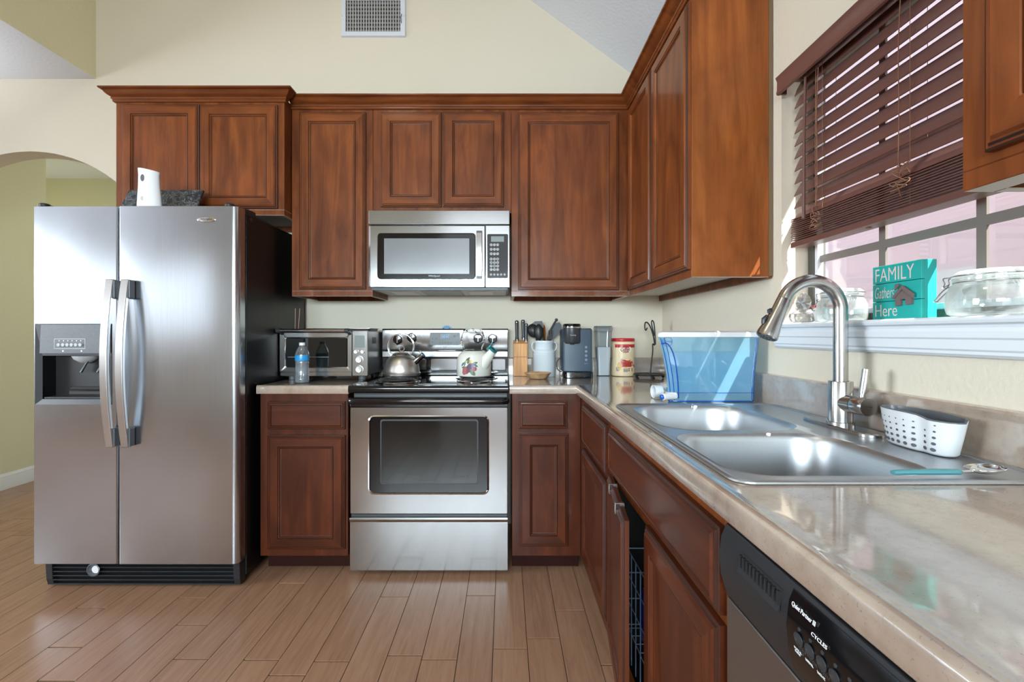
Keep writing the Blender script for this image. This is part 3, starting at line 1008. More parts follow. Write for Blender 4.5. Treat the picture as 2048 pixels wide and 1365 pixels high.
SX0, SX1, SY0, SY1 = 0.395, 0.921, 0.800, 1.645       # sink cut-out
b = MB()
b.sweep([(0.022, YCF), (XCF, YCF), (XCF, -0.35)], NOSE)
slab(b, [(0.022, XCF + .05, YCF + .05, YB - .003), (XCF + .05, XW - .003, SY1, YB - .003), (XCF + .05, XW - .003, -0.35, SY0), (SX1, XW - .003, SY0, SY1)])
c2_ = b.build('countertop', laminate, None, (0.6, 1.6, ZCB), smooth=40)
tag(c2_, 'long L-shaped speckled beige countertop from the range round the corner past the sink', 'countertop')
b = MB()
b.sweep([(0.022, YB - .0015), (XW - .0015, YB - .0015), (XW - .0015, -0.35)], SPL())
b.build('backsplash', laminate, c2_, smooth=30)

# ================================================================== REFRIGERATOR
YF = 2.14
RX0, RX1, RZ1 = PX(66, YF), -1.2035, PZ(412, YF)
RXM, RZ0 = PX(236, YF), PZ(1130, YF)
fr = thing('refrigerator', 'stainless side-by-side refrigerator with ice and water dispenser and black sides', 'refrigerator', (-1.66, 2.5, 0))
b = MB()
b.box(RX0 + .012, RX1 - .002, YF + .075, 2.855, 0.035, RZ1 - .014)
b.build('cabinet_shell', blacktx, fr, smooth=0, bevel=.004)
for x in (RX0 + .06, RX1 - .06):
    for y in (YF + .12, 2.80):
        b = MB()
        b.cyl((x, y, 0.0), (x, y, 0.034), 0.018, n=14)
        b.build('roller', blackmt, fr)
b = MB()
b.box(RX0 + .018, RX1 - .012, YF + .062, YF + .0745, RZ0 + .01, RZ1 - .02)
b.build('door_gasket', blackmt, fr, smooth=0)
# fridge door (right)
def door_outline(x0, x1, y0, y1, rl, rr):
    pts = []
    for cx, r, a0, a1 in ((x0 + rl, rl, 180, 270), (x1 - rr, rr, 270, 360)):
        for i in range(7):
            tt = radians(a0 + (a1 - a0) * i / 6)
            pts.append((cx + r * cos(tt), y0 + (rl if cx == x0 + rl else rr) + r * sin(tt)))
    return pts + [(x1, y1), (x0, y1)]
b = MB()
b.prism(door_outline(RXM + .0035, RX1, YF, YF + .062, .006, .028), 2, RZ0, RZ1)
dr = b.build('fridge_door', steel_fr, fr, smooth=40, bevel=.0025)
# freezer door with the dispenser opening
DX0, DX1, DZ0, DZ1 = PX(70.5, YF), PX(224, YF), PZ(810, YF), PZ(648, YF)
b = MB()
out = rrect(RX0, RXM - .0035, RZ0, RZ1, .004, 2)
hol = rrect(DX0, DX1, DZ0, DZ1, .002, 2)
b.loops([[(x, YF + .062, z) for x, z in out], [(x, YF + .006, z) for x, z in out], [(x, YF, z) for x, z in rrect(RX0 + .005, RXM - .0085, RZ0 + .003, RZ1 - .003, .004, 2)], [(x, YF, z) for x, z in hol], [(x, YF + .0615, z) for x, z in hol]], 0)
b.build('freezer_door', steel_fr, fr, smooth=40)
dp = None
b = MB()
PZM = PZ(709, YF)
rx0, rx1, rz0, rz1 = PX(83.5, YF), DX1 - .012, PZ(799, YF), PZ(712, YF)
o_ = [(DX0 + .0006, DZ0 + .0006), (DX1 - .0006, DZ0 + .0006), (DX1 - .0006, DZ1 - .0006), (DX0 + .0006, DZ1 - .0006)]
h_ = [(rx0, rz0), (rx1, rz0), (rx1, rz1), (rx0, rz1)]
b.loops([[(x, YF + .05, z) for x, z in o_], [(x, YF - .002, z) for x, z in o_], [(x, YF + .004, z) for x, z in h_], [(x, YF + .085, z) for x, z in [(rx0 + .008, rz0 + .012), (rx1, rz0 + .012), (rx1, rz1), (rx0 + .008, rz1)]]], [1, 1, 0])
dp = b.build('dispenser', [blackgl, dgray], fr, smooth=0)
b = MB()
b.poly([(rx0 + .008, YF + .084, rz0), (rx1, YF + .084, rz0), (rx1, YF + .084, rz1), (rx0 + .008, YF + .084, rz1)])
b.loops([[(rx0 + .075 - .012 * sin(pi * i / 8) * 0, YF + .083 - .03 * sin(pi / 2 * i / 6), rz0 + .012 + .055 * cos(pi / 2 * i / 6)), (rx1 - .002, YF + .083 - .03 * sin(pi / 2 * i / 6), rz0 + .012 + .055 * cos(pi / 2 * i / 6))] for i in range(7)], closed=False)
b.build('dispenser_back', blackgl, dp, smooth=50)
b = MB()
b.prism([(DX0 + .022, PZ(707, YF)), (DX1 - .004, PZ(707, YF)), (DX1 - .004, DZ1 - .004), (DX0 + .029, DZ1 - .004)], 1, YF - .0035, YF - .0015)
kk = N('worn_woodgrain_overlay'); vv = kk.coords((1, 1, 6))
nn = kk.noise(vv, 60, 3, .6, 2.5)
kk.l(kk.ramp(nn, [(0.35, srgb(84, 88, 92)), (0.55, srgb(108, 112, 116)), (0.6, srgb(60, 62, 66)), (0.66, srgb(112, 115, 118))]), kk.b.inputs['Base Color'])
kk.b.inputs['Roughness'].default_value = .4
o = b.build('control_panel', kk.m, dp, smooth=0)
o['label'] = 'worn grey control panel'
for i in range(6):
    bx = PX(120 + 8.6 * i, YF)
    b = MB(); b.cyl((bx, YF - .0036, PZ(690, YF)), (bx, YF - .009, PZ(690, YF)), .0086, .0072, 18)
    b.build('button', lgray, dp)
b = MB()
for x0, x1, z0, z1 in ((110, 171.8, 678, 678.6), (110, 171.8, 697.4, 698), (110, 110.6, 678, 698), (171.2, 171.8, 678, 698)):
    b.box(PX(x0, YF), PX(x1, YF), YF - .0042, YF - .0036, PZ(z1, YF), PZ(z0, YF))
for i in range(6):
    b.box(PX(119 + 8.6 * i, YF), PX(121 + 8.6 * i, YF), YF - .0042, YF - .0036, PZ(683, YF), PZ(681, YF))
for px in (126, 163):
    b.box(PX(px, YF), PX(px + 3, YF), YF - .0042, YF - .0036, PZ(704, YF), PZ(701, YF))
b.build('panel_markings', ink_w, dp, smooth=0)
for px0, px1 in ((146, 158), (181, 190)):
    xa, xb = PX(px0, YF), PX(px1, YF)
    b = MB()
    cx = (xa + xb) / 2 + .01
    b.tube([(cx + .022, YF + .045, rz1 - .01), (cx + .008, YF + .034, rz1 - .035), (cx - .010, YF + .026, rz1 - .075)], [.012, .016, .019], 12, flat=(1, .3))
    b.build('lever_paddle', grayp, dp)
b = MB()
b.lathe([(.052, 0), (.044, -.016), (.02, -.032), (.008, -.034)], (PX(155, YF), YF + .045, rz1 - .002), 24, cap0=True, cap1=True)
b.build('ice_chute', lgray, dp)
b = MB()
b.box(rx0 + .004, rx1 - .002, YF + .006, YF + .078, rz0 + .001, rz0 + .009)
b.build('drip_tray', dgray, dp, smooth=0, bevel=.002)
# bowed handles
for cx in (-1.7555, -1.6875):
    z0, z1 = .655, 1.402
    n = 18
    rings = []
    for i in range(n + 1):
        q = i / n
        z = z0 + (z1 - z0) * q
        bow = .034 + .034 * sin(pi * q) ** 0.9
        th = .020
        yy = YF - bow
        w = .0175
        rings.append([(cx - w, yy, z), (cx + w, yy, z), (cx + w * .8, yy + th, z), (cx - w * .8, yy + th, z)])
    b = MB(); b.loops(rings, 0, True, True, True)
    h = b.build('handle', nickel_h, fr, smooth=50, bevel=.003)
    for za, zb in ((z0 + .002, z0 + .085), (z1 - .085, z1 - .002)):
        b = MB(); b.box(cx - .013, cx + .022, YF - .032, YF - .0005, za, zb)
        b.build('handle_mount', grayp, h, smooth=0, bevel=.004)
# hinge covers, grille, badge
for xa, xb, flip in ((RX0 + .004, RX0 + .11, 0), (RX1 - .11, RX1 - .006, 1)):
    b = MB()
    cxa = xa + .02 if not flip else xb - .02
    b.lathe([(.021, 0), (.021, .013), (.017, .017)], (cxa - (.028 if flip else 0), YF + .03, RZ1 + .0005), 20, cap0=True, cap1=True)
    q = [(cxa - (.049 if flip else .02), YF + .03), (cxa + (-.007 if flip else .02), YF + .03), (cxa + (.018 if flip else .05), YF + .12), (cxa + (.018 if flip else .05), YF + .17), (cxa - (.03 if flip else .015), YF + .17)]
    b.prism(q, 2, RZ1 - .0135, RZ1 + .012)
    b.build('hinge_cover', blackmt, fr, smooth=30, bevel=.003)
b = MB()
gx0, gx1, gy, gz0, gz1 = RX0 + .028, RX1 - .008, YF + .028, .008, RZ0 - .006
for i in range(6):
    z = gz0 + .006 + (gz1 - gz0 - .010) * i / 5
    b.box(gx0 + .03, gx1 - .03, gy + .004, gy + .03, z - .0022, z + .0022)
b.box(gx0 + .03, gx1 - .03, gy + .0305, gy + .034, gz0, gz1)
for x in (gx0, gx1 - .03):
    b.prism([(gy + .0, gz1), (gy + .004, gz0 + .03), (gy + .012, gz0), (gy + .05, gz0), (gy + .05, gz1)], 0, x, x + .0298)
gr = b.build('base_grille', blackmt, fr, smooth=0, bevel=.0012, seg=1)
b = MB()
cx, cz = PX(186, gy), PZ(1141, gy)
b.lathe([(.026, .0), (.030, .006), (.026, .008), (.022, .002), (.0, .002)], (cx, gy + .006, cz), 24, axis=(0, -1, 0))
b.build('filter_knob', [grayp], gr)
b = MB()
b.lathe([(.017, 0), (.017, .004), (0, .005)], (cx + .012, gy + .003, cz + .003), 18, axis=(0, -1, 0))
b.build('knob_cap', whitepl, gr)
b = MB()
bx, bz = PX(413.5, YF), PZ(439.5, YF)
b.loops([[(bx + .043 * cos(2 * pi * i / 32) * q, YF - hh, bz + .0125 * sin(2 * pi * i / 32) * q) for i in range(32)] for q, hh in ((1, .0003), (.97, .003), (.85, .0045))], 0, True, True, True)
bd = b.build('badge', chrome, fr)
text('Whirlpool', bd, ink_k, (bx, YF - .0046, bz), (1, 0, 0), (0, 0, 1), width=.052, height=.010, depth=.0004)
b = MB(); b.cyl((RX1 - .0018, YF + .115, RZ1 - .035), (RX1 + .0012, YF + .115, RZ1 - .035), .008, n=14)
b.build('side_screw_cap', dgray, fr)

# on top of the refrigerator
ZFT = RZ1
b = MB()
def fresh(rings):
    cx, cy = PX(299, YF + .035), YF + .035
    out = []
    for z, rx, tilt in rings:
        out.append([(cx + (rx * cos(2 * pi * i / 36)) - .002 * (z / .18), cy + .026 * sin(2 * pi * i / 36), ZFT + .0008 + z - tilt * (cos(2 * pi * i / 36) + 1) / 2) for i in range(36)])
    return out
b.loops(fresh([(0, .054, 0), (.012, .0555, 0), (.05, .052, 0), (.10, .0478, 0), (.15, .0462, .006), (.176, .048, .017), (.180, .0478, .019), (.180, .044, .0185)]), 0, True, True, True)
t = thing('air_freshener', 'white automatic air freshener standing on top of the refrigerator', 'air freshener', (PX(299, YF + .035), YF + .035, ZFT))
b.build('housing', whitepl, t, smooth=50)
b = MB()
cx, cy = PX(299, YF + .035), YF + .035
fx, fz = cx - .013, ZFT + .130
b.loops([[(fx + .0095 * q * cos(2 * pi * i / 20), cy - .0254 + .0008 - hh, fz + .016 * q * sin(2 * pi * i / 20)) for i in range(20)] for q, hh in ((1, -.002), (1, .0012), (.7, .0016))], 0, True, True, True)
b.build('spray_opening', grayp, t)
b = MB()
b.cyl((fx, cy - .0215, ZFT + .037), (fx, cy - .0256, ZFT + .037), .0098, n=20)
b.build('sensor_button', plain('warm_grey_button', srgb(182, 178, 172), .5), t)

b = MB()
mk = N('black_marble'); vv = mk.coords((1, 1, 1)); nn = mk.noise(vv, 22, 6, .65, 1.8)
mk.l(mk.ramp(nn, [(.42, srgb(32, 34, 38)), (.50, srgb(60, 63, 68)), (.515, srgb(150, 152, 156)), (.53, srgb(44, 46, 50)), (.7, srgb(26, 28, 32))]), mk.b.inputs['Base Color'])
mk.b.inputs['Roughness'].default_value = .3
YMB = YF + .20
x0, x1, x0t, x1t = PX(226, YMB), PX(384, YMB), PX(238, YMB), PX(391, YMB)
z0, z1 = ZFT - .012, PZ(380, YMB + .05)
b.loops([[(x0, YMB, z0), (x1, YMB, z0), (x1t, YMB + .06, z1), (x1t - .008, YMB + .064, z1 + .004), (x0t + .01, YMB + .064, z1 + .004), (x0t, YMB + .06, z1)],
         [(x0, YMB + .013, z0), (x1, YMB + .013, z0), (x1t, YMB + .073, z1), (x1t - .008, YMB + .077, z1 + .004), (x0t + .01, YMB + .077, z1 + .004), (x0t, YMB + .073, z1)]], 0, True, True, True)
tag(b.build('serving_board', mk.m, None, ((x0 + x1) / 2, YMB, z0), smooth=0, bevel=.002), 'black marbled board leaning behind the white air freshener on the refrigerator', 'board')

# ================================================================== MICROWAVE
YM = 2.50
MX0, MX1 = PX(737, YM), PX(1019.5, YM)
MZ1, MZS, MZ0 = PZ(421, YM), PZ(450, YM), PZ(575.5, YM)
t = thing('microwave', 'stainless over-the-range microwave with dark window and keypad', 'microwave', (-.347, 2.7, MZ0))
b = MB()
b.box(MX0 + .004, MX1 - .004, YM + .03, YB - .003, MZ0 - .008, ZM1 - .001)
b.build('case', blackmt, t, smooth=0, bevel=.003)
b = MB()
b.box(MX0, MX1, YM, YM + .0295, MZS + .0025, MZ1)
b.build('vent_panel', steel_h, t, smooth=0, bevel=.003)
XD_ = PX(970.3, YM)
b = MB()
wx0, wx1, wz0, wz1 = PX(756, YM), PX(950, YM), PZ(557.5, YM), PZ(468, YM)
o_ = rrect(MX0, XD_, MZ0, MZS - .0025, .004, 3)
i_ = rrect(wx0 - .004, wx1 + .004, wz0 - .004, wz1 + .004, .018, 3)
h_ = rrect(wx0, wx1, wz0, wz1, .014, 3)
b.loops([[(x, YM + .0295, z) for x, z in o_], [(x, YM + .004, z) for x, z in o_], [(x, YM, z) for x, z in rrect(MX0 + .010, XD_ - .004, MZ0 + .004, MZS - .0065, .004, 3)], [(x, YM, z) for x, z in i_], [(x, YM + .004, z) for x, z in h_]], 0, True, True)
md = b.build('door', steel_h, t, smooth=12)
b = MB(); b.prism(rrect(wx0 + .0003, wx1 - .0003, wz0 + .0003, wz1 - .0003, .014, 5), 1, YM + .0018, YM + .0036)
wf = b.build('window_frame', blackgl, md, smooth=30)
b = MB(); b.box(PX(768, YM), PX(938.5, YM), YM + .0012, YM + .0017, PZ(548, YM), PZ(477, YM))
b.build('window_screen', plain('grey_mesh_screen', srgb(126, 130, 134), .16, spec=.8, coat=.5), wf, smooth=0)
text('Whirlpool', wf, ink_w, (PX(868, YM), YM + .0012, PZ(552.5, YM)), (1, 0, 0), (0, 0, 1), width=.06, height=.011, depth=.0005)
b = MB()
hx0, hx1 = PX(953, YM), PX(964.5, YM)
rings = []
for i in range(13):
    q = i / 12
    z = PZ(558, YM) + (PZ(462.5, YM) - PZ(558, YM)) * q
    yy = YM - .014 - .016 * sin(pi * q)
    rings.append([(hx0, yy, z), (hx1, yy, z), (hx1, yy + .012, z), (hx0, yy + .012, z)])
b.loops(rings, 0, True, True, True)
mh = b.build('handle', nickel_h, md, smooth=50, bevel=.002)
for za, zb in ((PZ(557, YM), PZ(549, YM)), (PZ(471, YM), PZ(463, YM))):
    b = MB()
    b.box(hx0 + .002, hx1 - .002, YM - .0165, YM - .0003, za, zb)
    b.build('handle_mount', dgray, mh, smooth=0)
b = MB(); b.box(XD_ + .0016, MX1, YM, YM + .0295, MZ0, MZS - .0025)
cp = b.build('control_panel', steel_h, t, smooth=0, bevel=.003)
kx0, kx1, kz0, kz1 = PX(974.5, YM), PX(1016, YM), PZ(557, YM), PZ(468.5, YM)
b = MB(); b.prism(rrect(kx0, kx1, kz0, kz1, .006, 4), 1, YM - .0012, YM - .0002)
kp = b.build('keypad', blackgl, cp, smooth=30)
b = MB(); b.box(PX(982, YM), PX(1008, YM), YM - .0019, YM - .0013, PZ(484, YM), PZ(473, YM))
b.build('display', lcd, kp, smooth=0)
b = MB()
for r, py in enumerate((490, 499, 508, 518.5, 525.5, 532.5, 539.5)):
    for c in range(3):
        b.lathe([(.0078, 0), (.0078, .0007), (.006, .0009)], (PX(982.5 + 6.4 * c, YM), YM - .0013, PZ(py, YM)), 14, axis=(0, -1, 0), cap0=True, cap1=True)
for c in range(5):
    b.lathe([(.0062, 0), (.0062, .0007), (.005, .0009)], (PX(982 + 6.8 * c, YM), YM - .0013, PZ(549.5, YM)), 14, axis=(0, -1, 0), cap0=True, cap1=True)
b.build('keys', plain('keypad_print_grey', srgb(150, 152, 154), .4), kp)
digits = ['1', '2', '3', '4', '5', '6', '7', '8', '9', '0']
for r, py in enumerate((518.5, 525.5, 532.5)):
    text(''.join(digits[3 * r:3 * r + 3])[0] + '  ' + digits[3 * r + 1] + '  ' + digits[3 * r + 2], kp, ink_k, (PX(988.9, YM), YM - .0024, PZ(py, YM)), (1, 0, 0), (0, 0, 1), width=.0385, height=.0075, depth=.0004)
text('0', kp, ink_k, (PX(988.9, YM), YM - .0024, PZ(539.5, YM)), (1, 0, 0), (0, 0, 1), height=.0075, depth=.0004)
b = MB(); b.box(MX0 + .012, MX1 - .012, YM + .012, YM + .03, MZ0 - .012, MZ0 - .0005)
b.build('lower_lip', plain('slate_blue_plastic', srgb(46, 60, 76), .4), t, smooth=0)
b = MB(); b.box(MX0 + .02, MX1 - .02, YM + .035, YB - .02, MZ0 - .0125, MZ0 - .0085)
up = b.build('underside_plate', lgray, t, smooth=0)
for xa, xb in ((-.63, -.50), (-.20, -.07)):
    b = MB(); b.box(xa, xb, YM + .1, YM + .3, MZ0 - .0145, MZ0 - .0128); b.build('light_cover', whitepl, up, smooth=0, bevel=.001)
b = MB(); b.box(-.46, -.24, YM + .06, YB - .06, MZ0 - .0145, MZ0 - .0128); b.build('filter', dgray, up, smooth=0)

# ================================================================== RANGE
YR = 2.276
GX0, GX1 = PX(699.8, YR), PX(1015.4, YR)
t = thing('electric_range', 'freestanding stainless electric range with coil burners and black cooktop', 'range', (-.365, 2.5, 0))
b = MB()
b.box(GX0 + .004, GX1 - .002, YR + .045, 2.84, 0.035, .895)
b.build('range_body', blackmt, t, smooth=0, bevel=.002)
for px in (730.5, 992.5):
    x = PX(px, YR + .06)
    for y in (YR + .06, 2.78):
        b = MB()
        b.cyl((x, y, .0002), (x, y, .0345), .017, .012, 12)
        b.build('levelling_foot', blackmt, t)
ZK = .914
b = MB()
cook = [(YR - .018, .878), (YR - .024, .886), (YR - .025, ZK - .012), (YR - .020, ZK - .002), (YR - .008, ZK), (2.755, ZK), (2.755, .897), (YR - .01, .897)]
b.prism(cook, 0, GX0 - .001, GX1 + .002)
ck = b.build('cooktop', blackgl, t, smooth=35)
coilm = plain('dark_coil_element', srgb(40, 40, 42), .45)
def burner(cx, cy, r, mat_, label):
    b = MB()
    b.lathe([(r * .2, .001), (r * .9, .0012), (r * 1.05, .005), (r * 1.13, .007), (r * 1.19, .005), (r * 1.22, .0008)], (cx, cy, ZK), 44)
    p = b.build('drip_pan', blackch, ck)
    p['label'] = label
    b = MB()
    pts = []
    turns = 4.6 if r > .09 else 3.6
    for i in range(int(turns * 36) + 1):
        a = i / 36 * 2 * pi
        rr = r * (.22 + .76 * i / (turns * 36))
        pts.append((cx + rr * cos(a), cy + rr * sin(a), ZK + .0125))
    b.tube(pts, .0043, 8, flat=(1, .75))
    b.build('coil', mat_, p)
burner(-.55, 2.43, .095, coilm, 'large front left burner')
burner(-.155, 2.43, .072, coilm, 'small front right burner')
burner(-.55, 2.62, .072, coilm, 'small rear left burner')
burner(-.155, 2.62, .095, coilm, 'large rear right burner')
# backguard
YG = 2.795
bx0, bx1 = PX(765, YG), PX(1015.5, YG)
bz0, bz1 = PZ(715.5, YG), PZ(659, YG)
b = MB()
b.prism([(YG + .012, .897), (YG + .012, bz0), (YG + .001, bz0 + .002), (YG + .001, bz1 - .004), (YG + .008, bz1 + .003), (2.865, bz1 + .003), (2.865, .897)], 0, bx0 - .002, bx1 + .002)
bgd = b.build('backguard', blackgl, t, smooth=30)
b = MB()
b.prism([(YG + .0005, bz0), (YG - .006, bz0 + .004), (YG - .006, bz0 + .035), (YG - .001, bz0 + .041), (YG - .004, bz0 + .048), (YG - .002, bz1 - .006), (YG + .0005, bz1 - .003)], 0, bx0 + .001, bx1 - .001)
b.build('steel_fascia', steel_h, bgd, smooth=25, bevel=.001, seg=1)
b = MB()
for xa, xb in ((PX(772, YG), PX(852, YG)), (PX(861, YG), PX(978, YG)), (PX(984, YG), PX(1011, YG))):
    b.prism(rrect(xa, xb, .945, bz0 - .008, .008, 4), 1, YG + .006, YG + .0118)
b.build('lower_reflector_panel', blackch, bgd, smooth=30, bevel=.002)
px0, px1, pz0, pz1 = PX(860, YG), PX(920, YG), PZ(690.5, YG), PZ(665.5, YG)
b = MB(); b.prism(rrect(px0, px1, pz0, pz1, .008, 4), 1, YG - .0062, YG - .0035)
cp = b.build('clock_panel', dgray, bgd, smooth=30)
b = MB(); b.box(PX(881, YG), PX(901.5, YG), YG - .0072, YG - .0063, PZ(679, YG), PZ(668.8, YG))
b.build('display', bluelcd, cp, smooth=0)
text('10:41', cp, plain('blue_digits', srgb(110, 170, 215), .4, emit=(srgb(90, 150, 200), .3)), (PX(891, YG), YG - .0074, PZ(674, YG)), (1, 0, 0), (0, 0, 1), width=.034, height=.014, depth=.0004)
b = MB()
for px, py, r in ((865.7, 677.3, .0045), (872.5, 677.3, .0045), (865.7, 684.7, .0045), (909, 672.8, .0065), (915.5, 671, .003), (913.5, 685.5, .004)) + tuple((880 + 5.6 * i, 686, .0048) for i in range(5)):
    c = (PX(px, YG), YG - .0063, PZ(py, YG))
    b.lathe([(r, 0), (r, .001), (r * .7, .001), (r * .7, .0004)], c, 16, axis=(0, -1, 0), cap0=True)
b.build('clock_buttons', blackmt, cp)
text('Whirlpool', bgd, ink_w, (PX(889.5, YG), YG - .0058, PZ(694.3, YG)), (1, 0, 0), (0, 0, 1), width=.033, height=.0065, depth=.0004)
for px, py in ((796, 680), (824.3, 676.5), (956.5, 677.5), (985.3, 678)):
    c = Vector((PX(px, YG), YG - .0025, PZ(py, YG)))
    b = MB(); b.lathe([(.0305, -.001), (.0305, .004), (.028, .005), (.028, .001)], c, 32, axis=(0, -1, 0), cap0=True)
    kr = b.build('knob', chrome, bgd)
    b = MB(); b.lathe([(.0265, .0015), (.0265, .010), (.022, .014), (.0, .015)], c, 32, axis=(0, -1, 0), cap0=True)
    b.build('knob_dial', blackgl, kr)
    b = MB(); b.box(c.x - .003, c.x + .003, c.y - .024, c.y - .012, c.z - .019, c.z + .021)
    b.build('knob_grip', chrome, kr, smooth=0, bevel=.0015)
# oven door, handle, window, drawer
dz1, dz0 = PZ(816, YR), PZ(1029, YR)
b = MB()
wx0, wx1, wz0, wz1 = PX(740, YR), PX(974.5, YR), PZ(986, YR), PZ(835, YR)
o_ = rrect(GX0, GX1, dz0, dz1, .004, 4)
i_ = rrect(wx0 - .009, wx1 + .009, wz0 - .010, wz1 + .009, .028, 4)
j_ = rrect(wx0 - .003, wx1 + .003, wz0 - .003, wz1 + .003, .024, 4)
h_ = rrect(wx0, wx1, wz0, wz1, .022, 4)
b.loops([[(x, YR + .0445, z) for x, z in o_], [(x, YR + .003, z) for x, z in o_], [(x, YR, z) for x, z in rrect(GX0 + .003, GX1 - .003, dz0 + .003, dz1, .004, 4)], [(x, YR, z) for x, z in i_], [(x, YR - .003, z) for x, z in j_], [(x, YR + .003, z) for x, z in h_]], [0, 0, 0, 1, 1], True, True)
od = b.build('oven_door', [steel_h, chrome], t, smooth=12)
b = MB(); b.prism(rrect(wx0 + .0003, wx1 - .0003, wz0 + .0003, wz1 - .0003, .022, 5), 1, YR + .001, YR + .0028)
og = b.build('oven_window', blackgl, od, smooth=30)
b = MB(); b.prism(rrect(PX(762, YR), PX(955, YR), PZ(968, YR), PZ(841, YR), .010, 4), 1, YR + .0004, YR + .0009)
b.build('inner_glass', ovengl, og, smooth=30)
b = MB()
rr0 = rrect(PX(760.5, YR), PX(956.5, YR), PZ(969, YR), PZ(839.5, YR), .011, 4); rr1 = rrect(PX(763, YR), PX(954, YR), PZ(967, YR), PZ(842.5, YR), .009, 4)
b.loops([[(x, YR + .0008, z) for x, z in rr0], [(x, YR - .0001, z) for x, z in rr0], [(x, YR - .0001, z) for x, z in rr1], [(x, YR + .0003, z) for x, z in rr1]])
b.build('window_trim', dgray, og, smooth=0)
b = MB()
b.prism([(YR + .044, dz1 + .0008), (YR + .002, dz1 + .0008), (YR, dz1 + .012), (YR + .004, dz1 + .0485), (YR + .044, dz1 + .0485)], 0, GX0, GX1)
tp = b.build('door_top_panel', blackgl, od, smooth=0, bevel=.002)
b = MB()
hz = PZ(803, YR - .03)
pts = [(GX0 + .003, YR - .012, hz), (GX0 + .006, YR - .022, hz), (GX0 + .014, YR - .029, hz), (GX0 + .03, YR - .032, hz), (GX1 - .03, YR - .032, hz), (GX1 - .014, YR - .029, hz), (GX1 - .006, YR - .022, hz), (GX1 - .003, YR - .012, hz)]
b.tube(pts, .0165, 16, flat=(.75, 1))
for x in (GX0 + .012, GX1 - .012):
    b.box(x - .012, x + .012, YR - .024, YR + .001, hz - .012, hz + .012)
b.build('door_handle', blackgl, od, smooth=50)
qz1, qz0 = PZ(1035, YR), PZ(1143, YR)
b = MB()
b.prism([(YR + .044, qz0), (YR + .003, qz0), (YR, qz0 + .004), (YR, qz1 - .024), (YR - .004, qz1 - .021), (YR - .009, qz1 - .008), (YR - .006, qz1 - .001), (YR + .003, qz1), (YR + .044, qz1)], 0, GX0 + .0005, GX1 - .0005)
b.build('storage_drawer', steel_h, t, smooth=30)
b = MB(); b.box(GX0 + .003, GX1 - .003, YR + .012, YR + .0445, qz1 + .0006, dz0 - .0006)
b.build('drawer_gap_trim', blackmt, t, smooth=0)

# ================================================================== DISHWASHER
t = thing('dishwasher', 'dishwasher with black control panel and grey steel door, nearest under the counter', 'dishwasher', (.6, .46, 0))
WY1_, WY0_, XW_ = .7655, .160, .357
b = MB(); b.box(XW_ + .03, XW - .01, WY0_, WY1_, .09, .870)
b.build('tub', blackmt, t, smooth=0)
b = MB(); b.box(XW_, XW_ + .0295, WY0_, WY1_, .115, .739)
b.build('door', steel_dk, t, smooth=0, bevel=.003)
b = MB(); b.box(XW_ + .05, XW_ + .06, WY0_, WY1_, .002, .0895)
b.build('kick_plate', blackmt, t, smooth=0)
b = MB()
prof = [(XW_ + .0295, .741), (XW_ - .0005, .7415), (XW_ - .010, .775), (XW_ - .0125, .805), (XW_ - .009, .835), (XW_ - .001, .855), (XW_ + .0295, .858)]
b.prism(prof, 1, WY0_, WY1_)
cp = b.build('control_panel', blackmt, t, smooth=50, bevel=.0015)
# grille of finger slots
b = MB()
def px_on(zz):
    for (xa, za), (xb, zb) in zip(prof[1:-1], prof[2:]):
        if za <= zz <= zb:
            return xa + (xb - xa) * (zz - za) / (zb - za)
    return XW_
ga, gb, gz0, gz1 = .702, .596, .816, .838
b.xf = None
b.poly([(px_on(gz0) - .0006, ga, gz0), (px_on(gz0) - .0006, gb, gz0), (px_on(gz1) - .0006, gb, gz1), (px_on(gz1) - .0006, ga, gz1)])
b.v, b.f, b.mi = b.v[-4:], [(0, 1, 2, 3)], [0]
vg = b.build('vent_recess', cavity, cp, smooth=0)
b = MB()
for i in range(11):
    y = ga - .005 - (ga - gb - .010) * i / 10
    b.box(px_on(.827) - .0030, px_on(.827) + .001, y - .0018, y + .0018, gz0 + .001, gz1 - .003)
b.prism([(px_on(gz0) - .004, gz0 - .006), (px_on(gz0) - .001, gz0 - .006), (px_on(gz0) - .001, gz0 + .002)], 1, gb, ga)
b.build('vent_ribs', blackmt, vg, smooth=0)
ya, yb = .5805, .175
b = MB()
seg = [(px_on(z) - .0008, z) for z in (.752, .775, .805, .835, .849)]
b.loops([[(x, ya, z) for x, z in seg], [(x, yb, z) for x, z in seg]], 0, False)
fp = b.build('glossy_insert', blackgl, cp, smooth=50)
RT, UPV = (0, -1, 0), (-.04, 0, 1)
text('Quiet Partner III', fp, ink_w, (px_on(.835) - .0022, .5505, .8355), RT, (.25, 0, 1), width=.043, height=.0062, bold=.012)
text('CYCLES', fp, ink_w, (px_on(.824) - .0022, .5207, .8235), RT, (.2, 0, 1), width=.026, height=.0042, bold=.01)
words = ['POTS &\nPANS', 'NORMAL', 'LIGHT', 'CHINA', 'QUICK', 'RINSE']
for i in range(6):
    y = .5556 - .0203 * i
    b = MB(); zc = .802
    b.lathe([(.0078, 0), (.0078, .0014), (.0066, .0014), (.0066, .0005), (.001, .0008)], (px_on(zc) - .001, y, zc), 24, axis=(-1, 0, -.1), cap0=True, cap1=True)
    bt = b.build('button', dgray, fp)
    b = MB(); b.lathe([(.0022, 0), (.0022, .001), (.0012, .0012)], (px_on(.814) - .001, y, .814), 14, axis=(-1, 0, .1), cap0=True, cap1=True)
    b.build('indicator', dgray, bt)
    text(words[i], fp, ink_w, (px_on(.7885) - .0026, y, .7875 if i == 0 else .789), RT, (-.25, 0, 1), width=.013, height=.0075 if i == 0 else .0035)

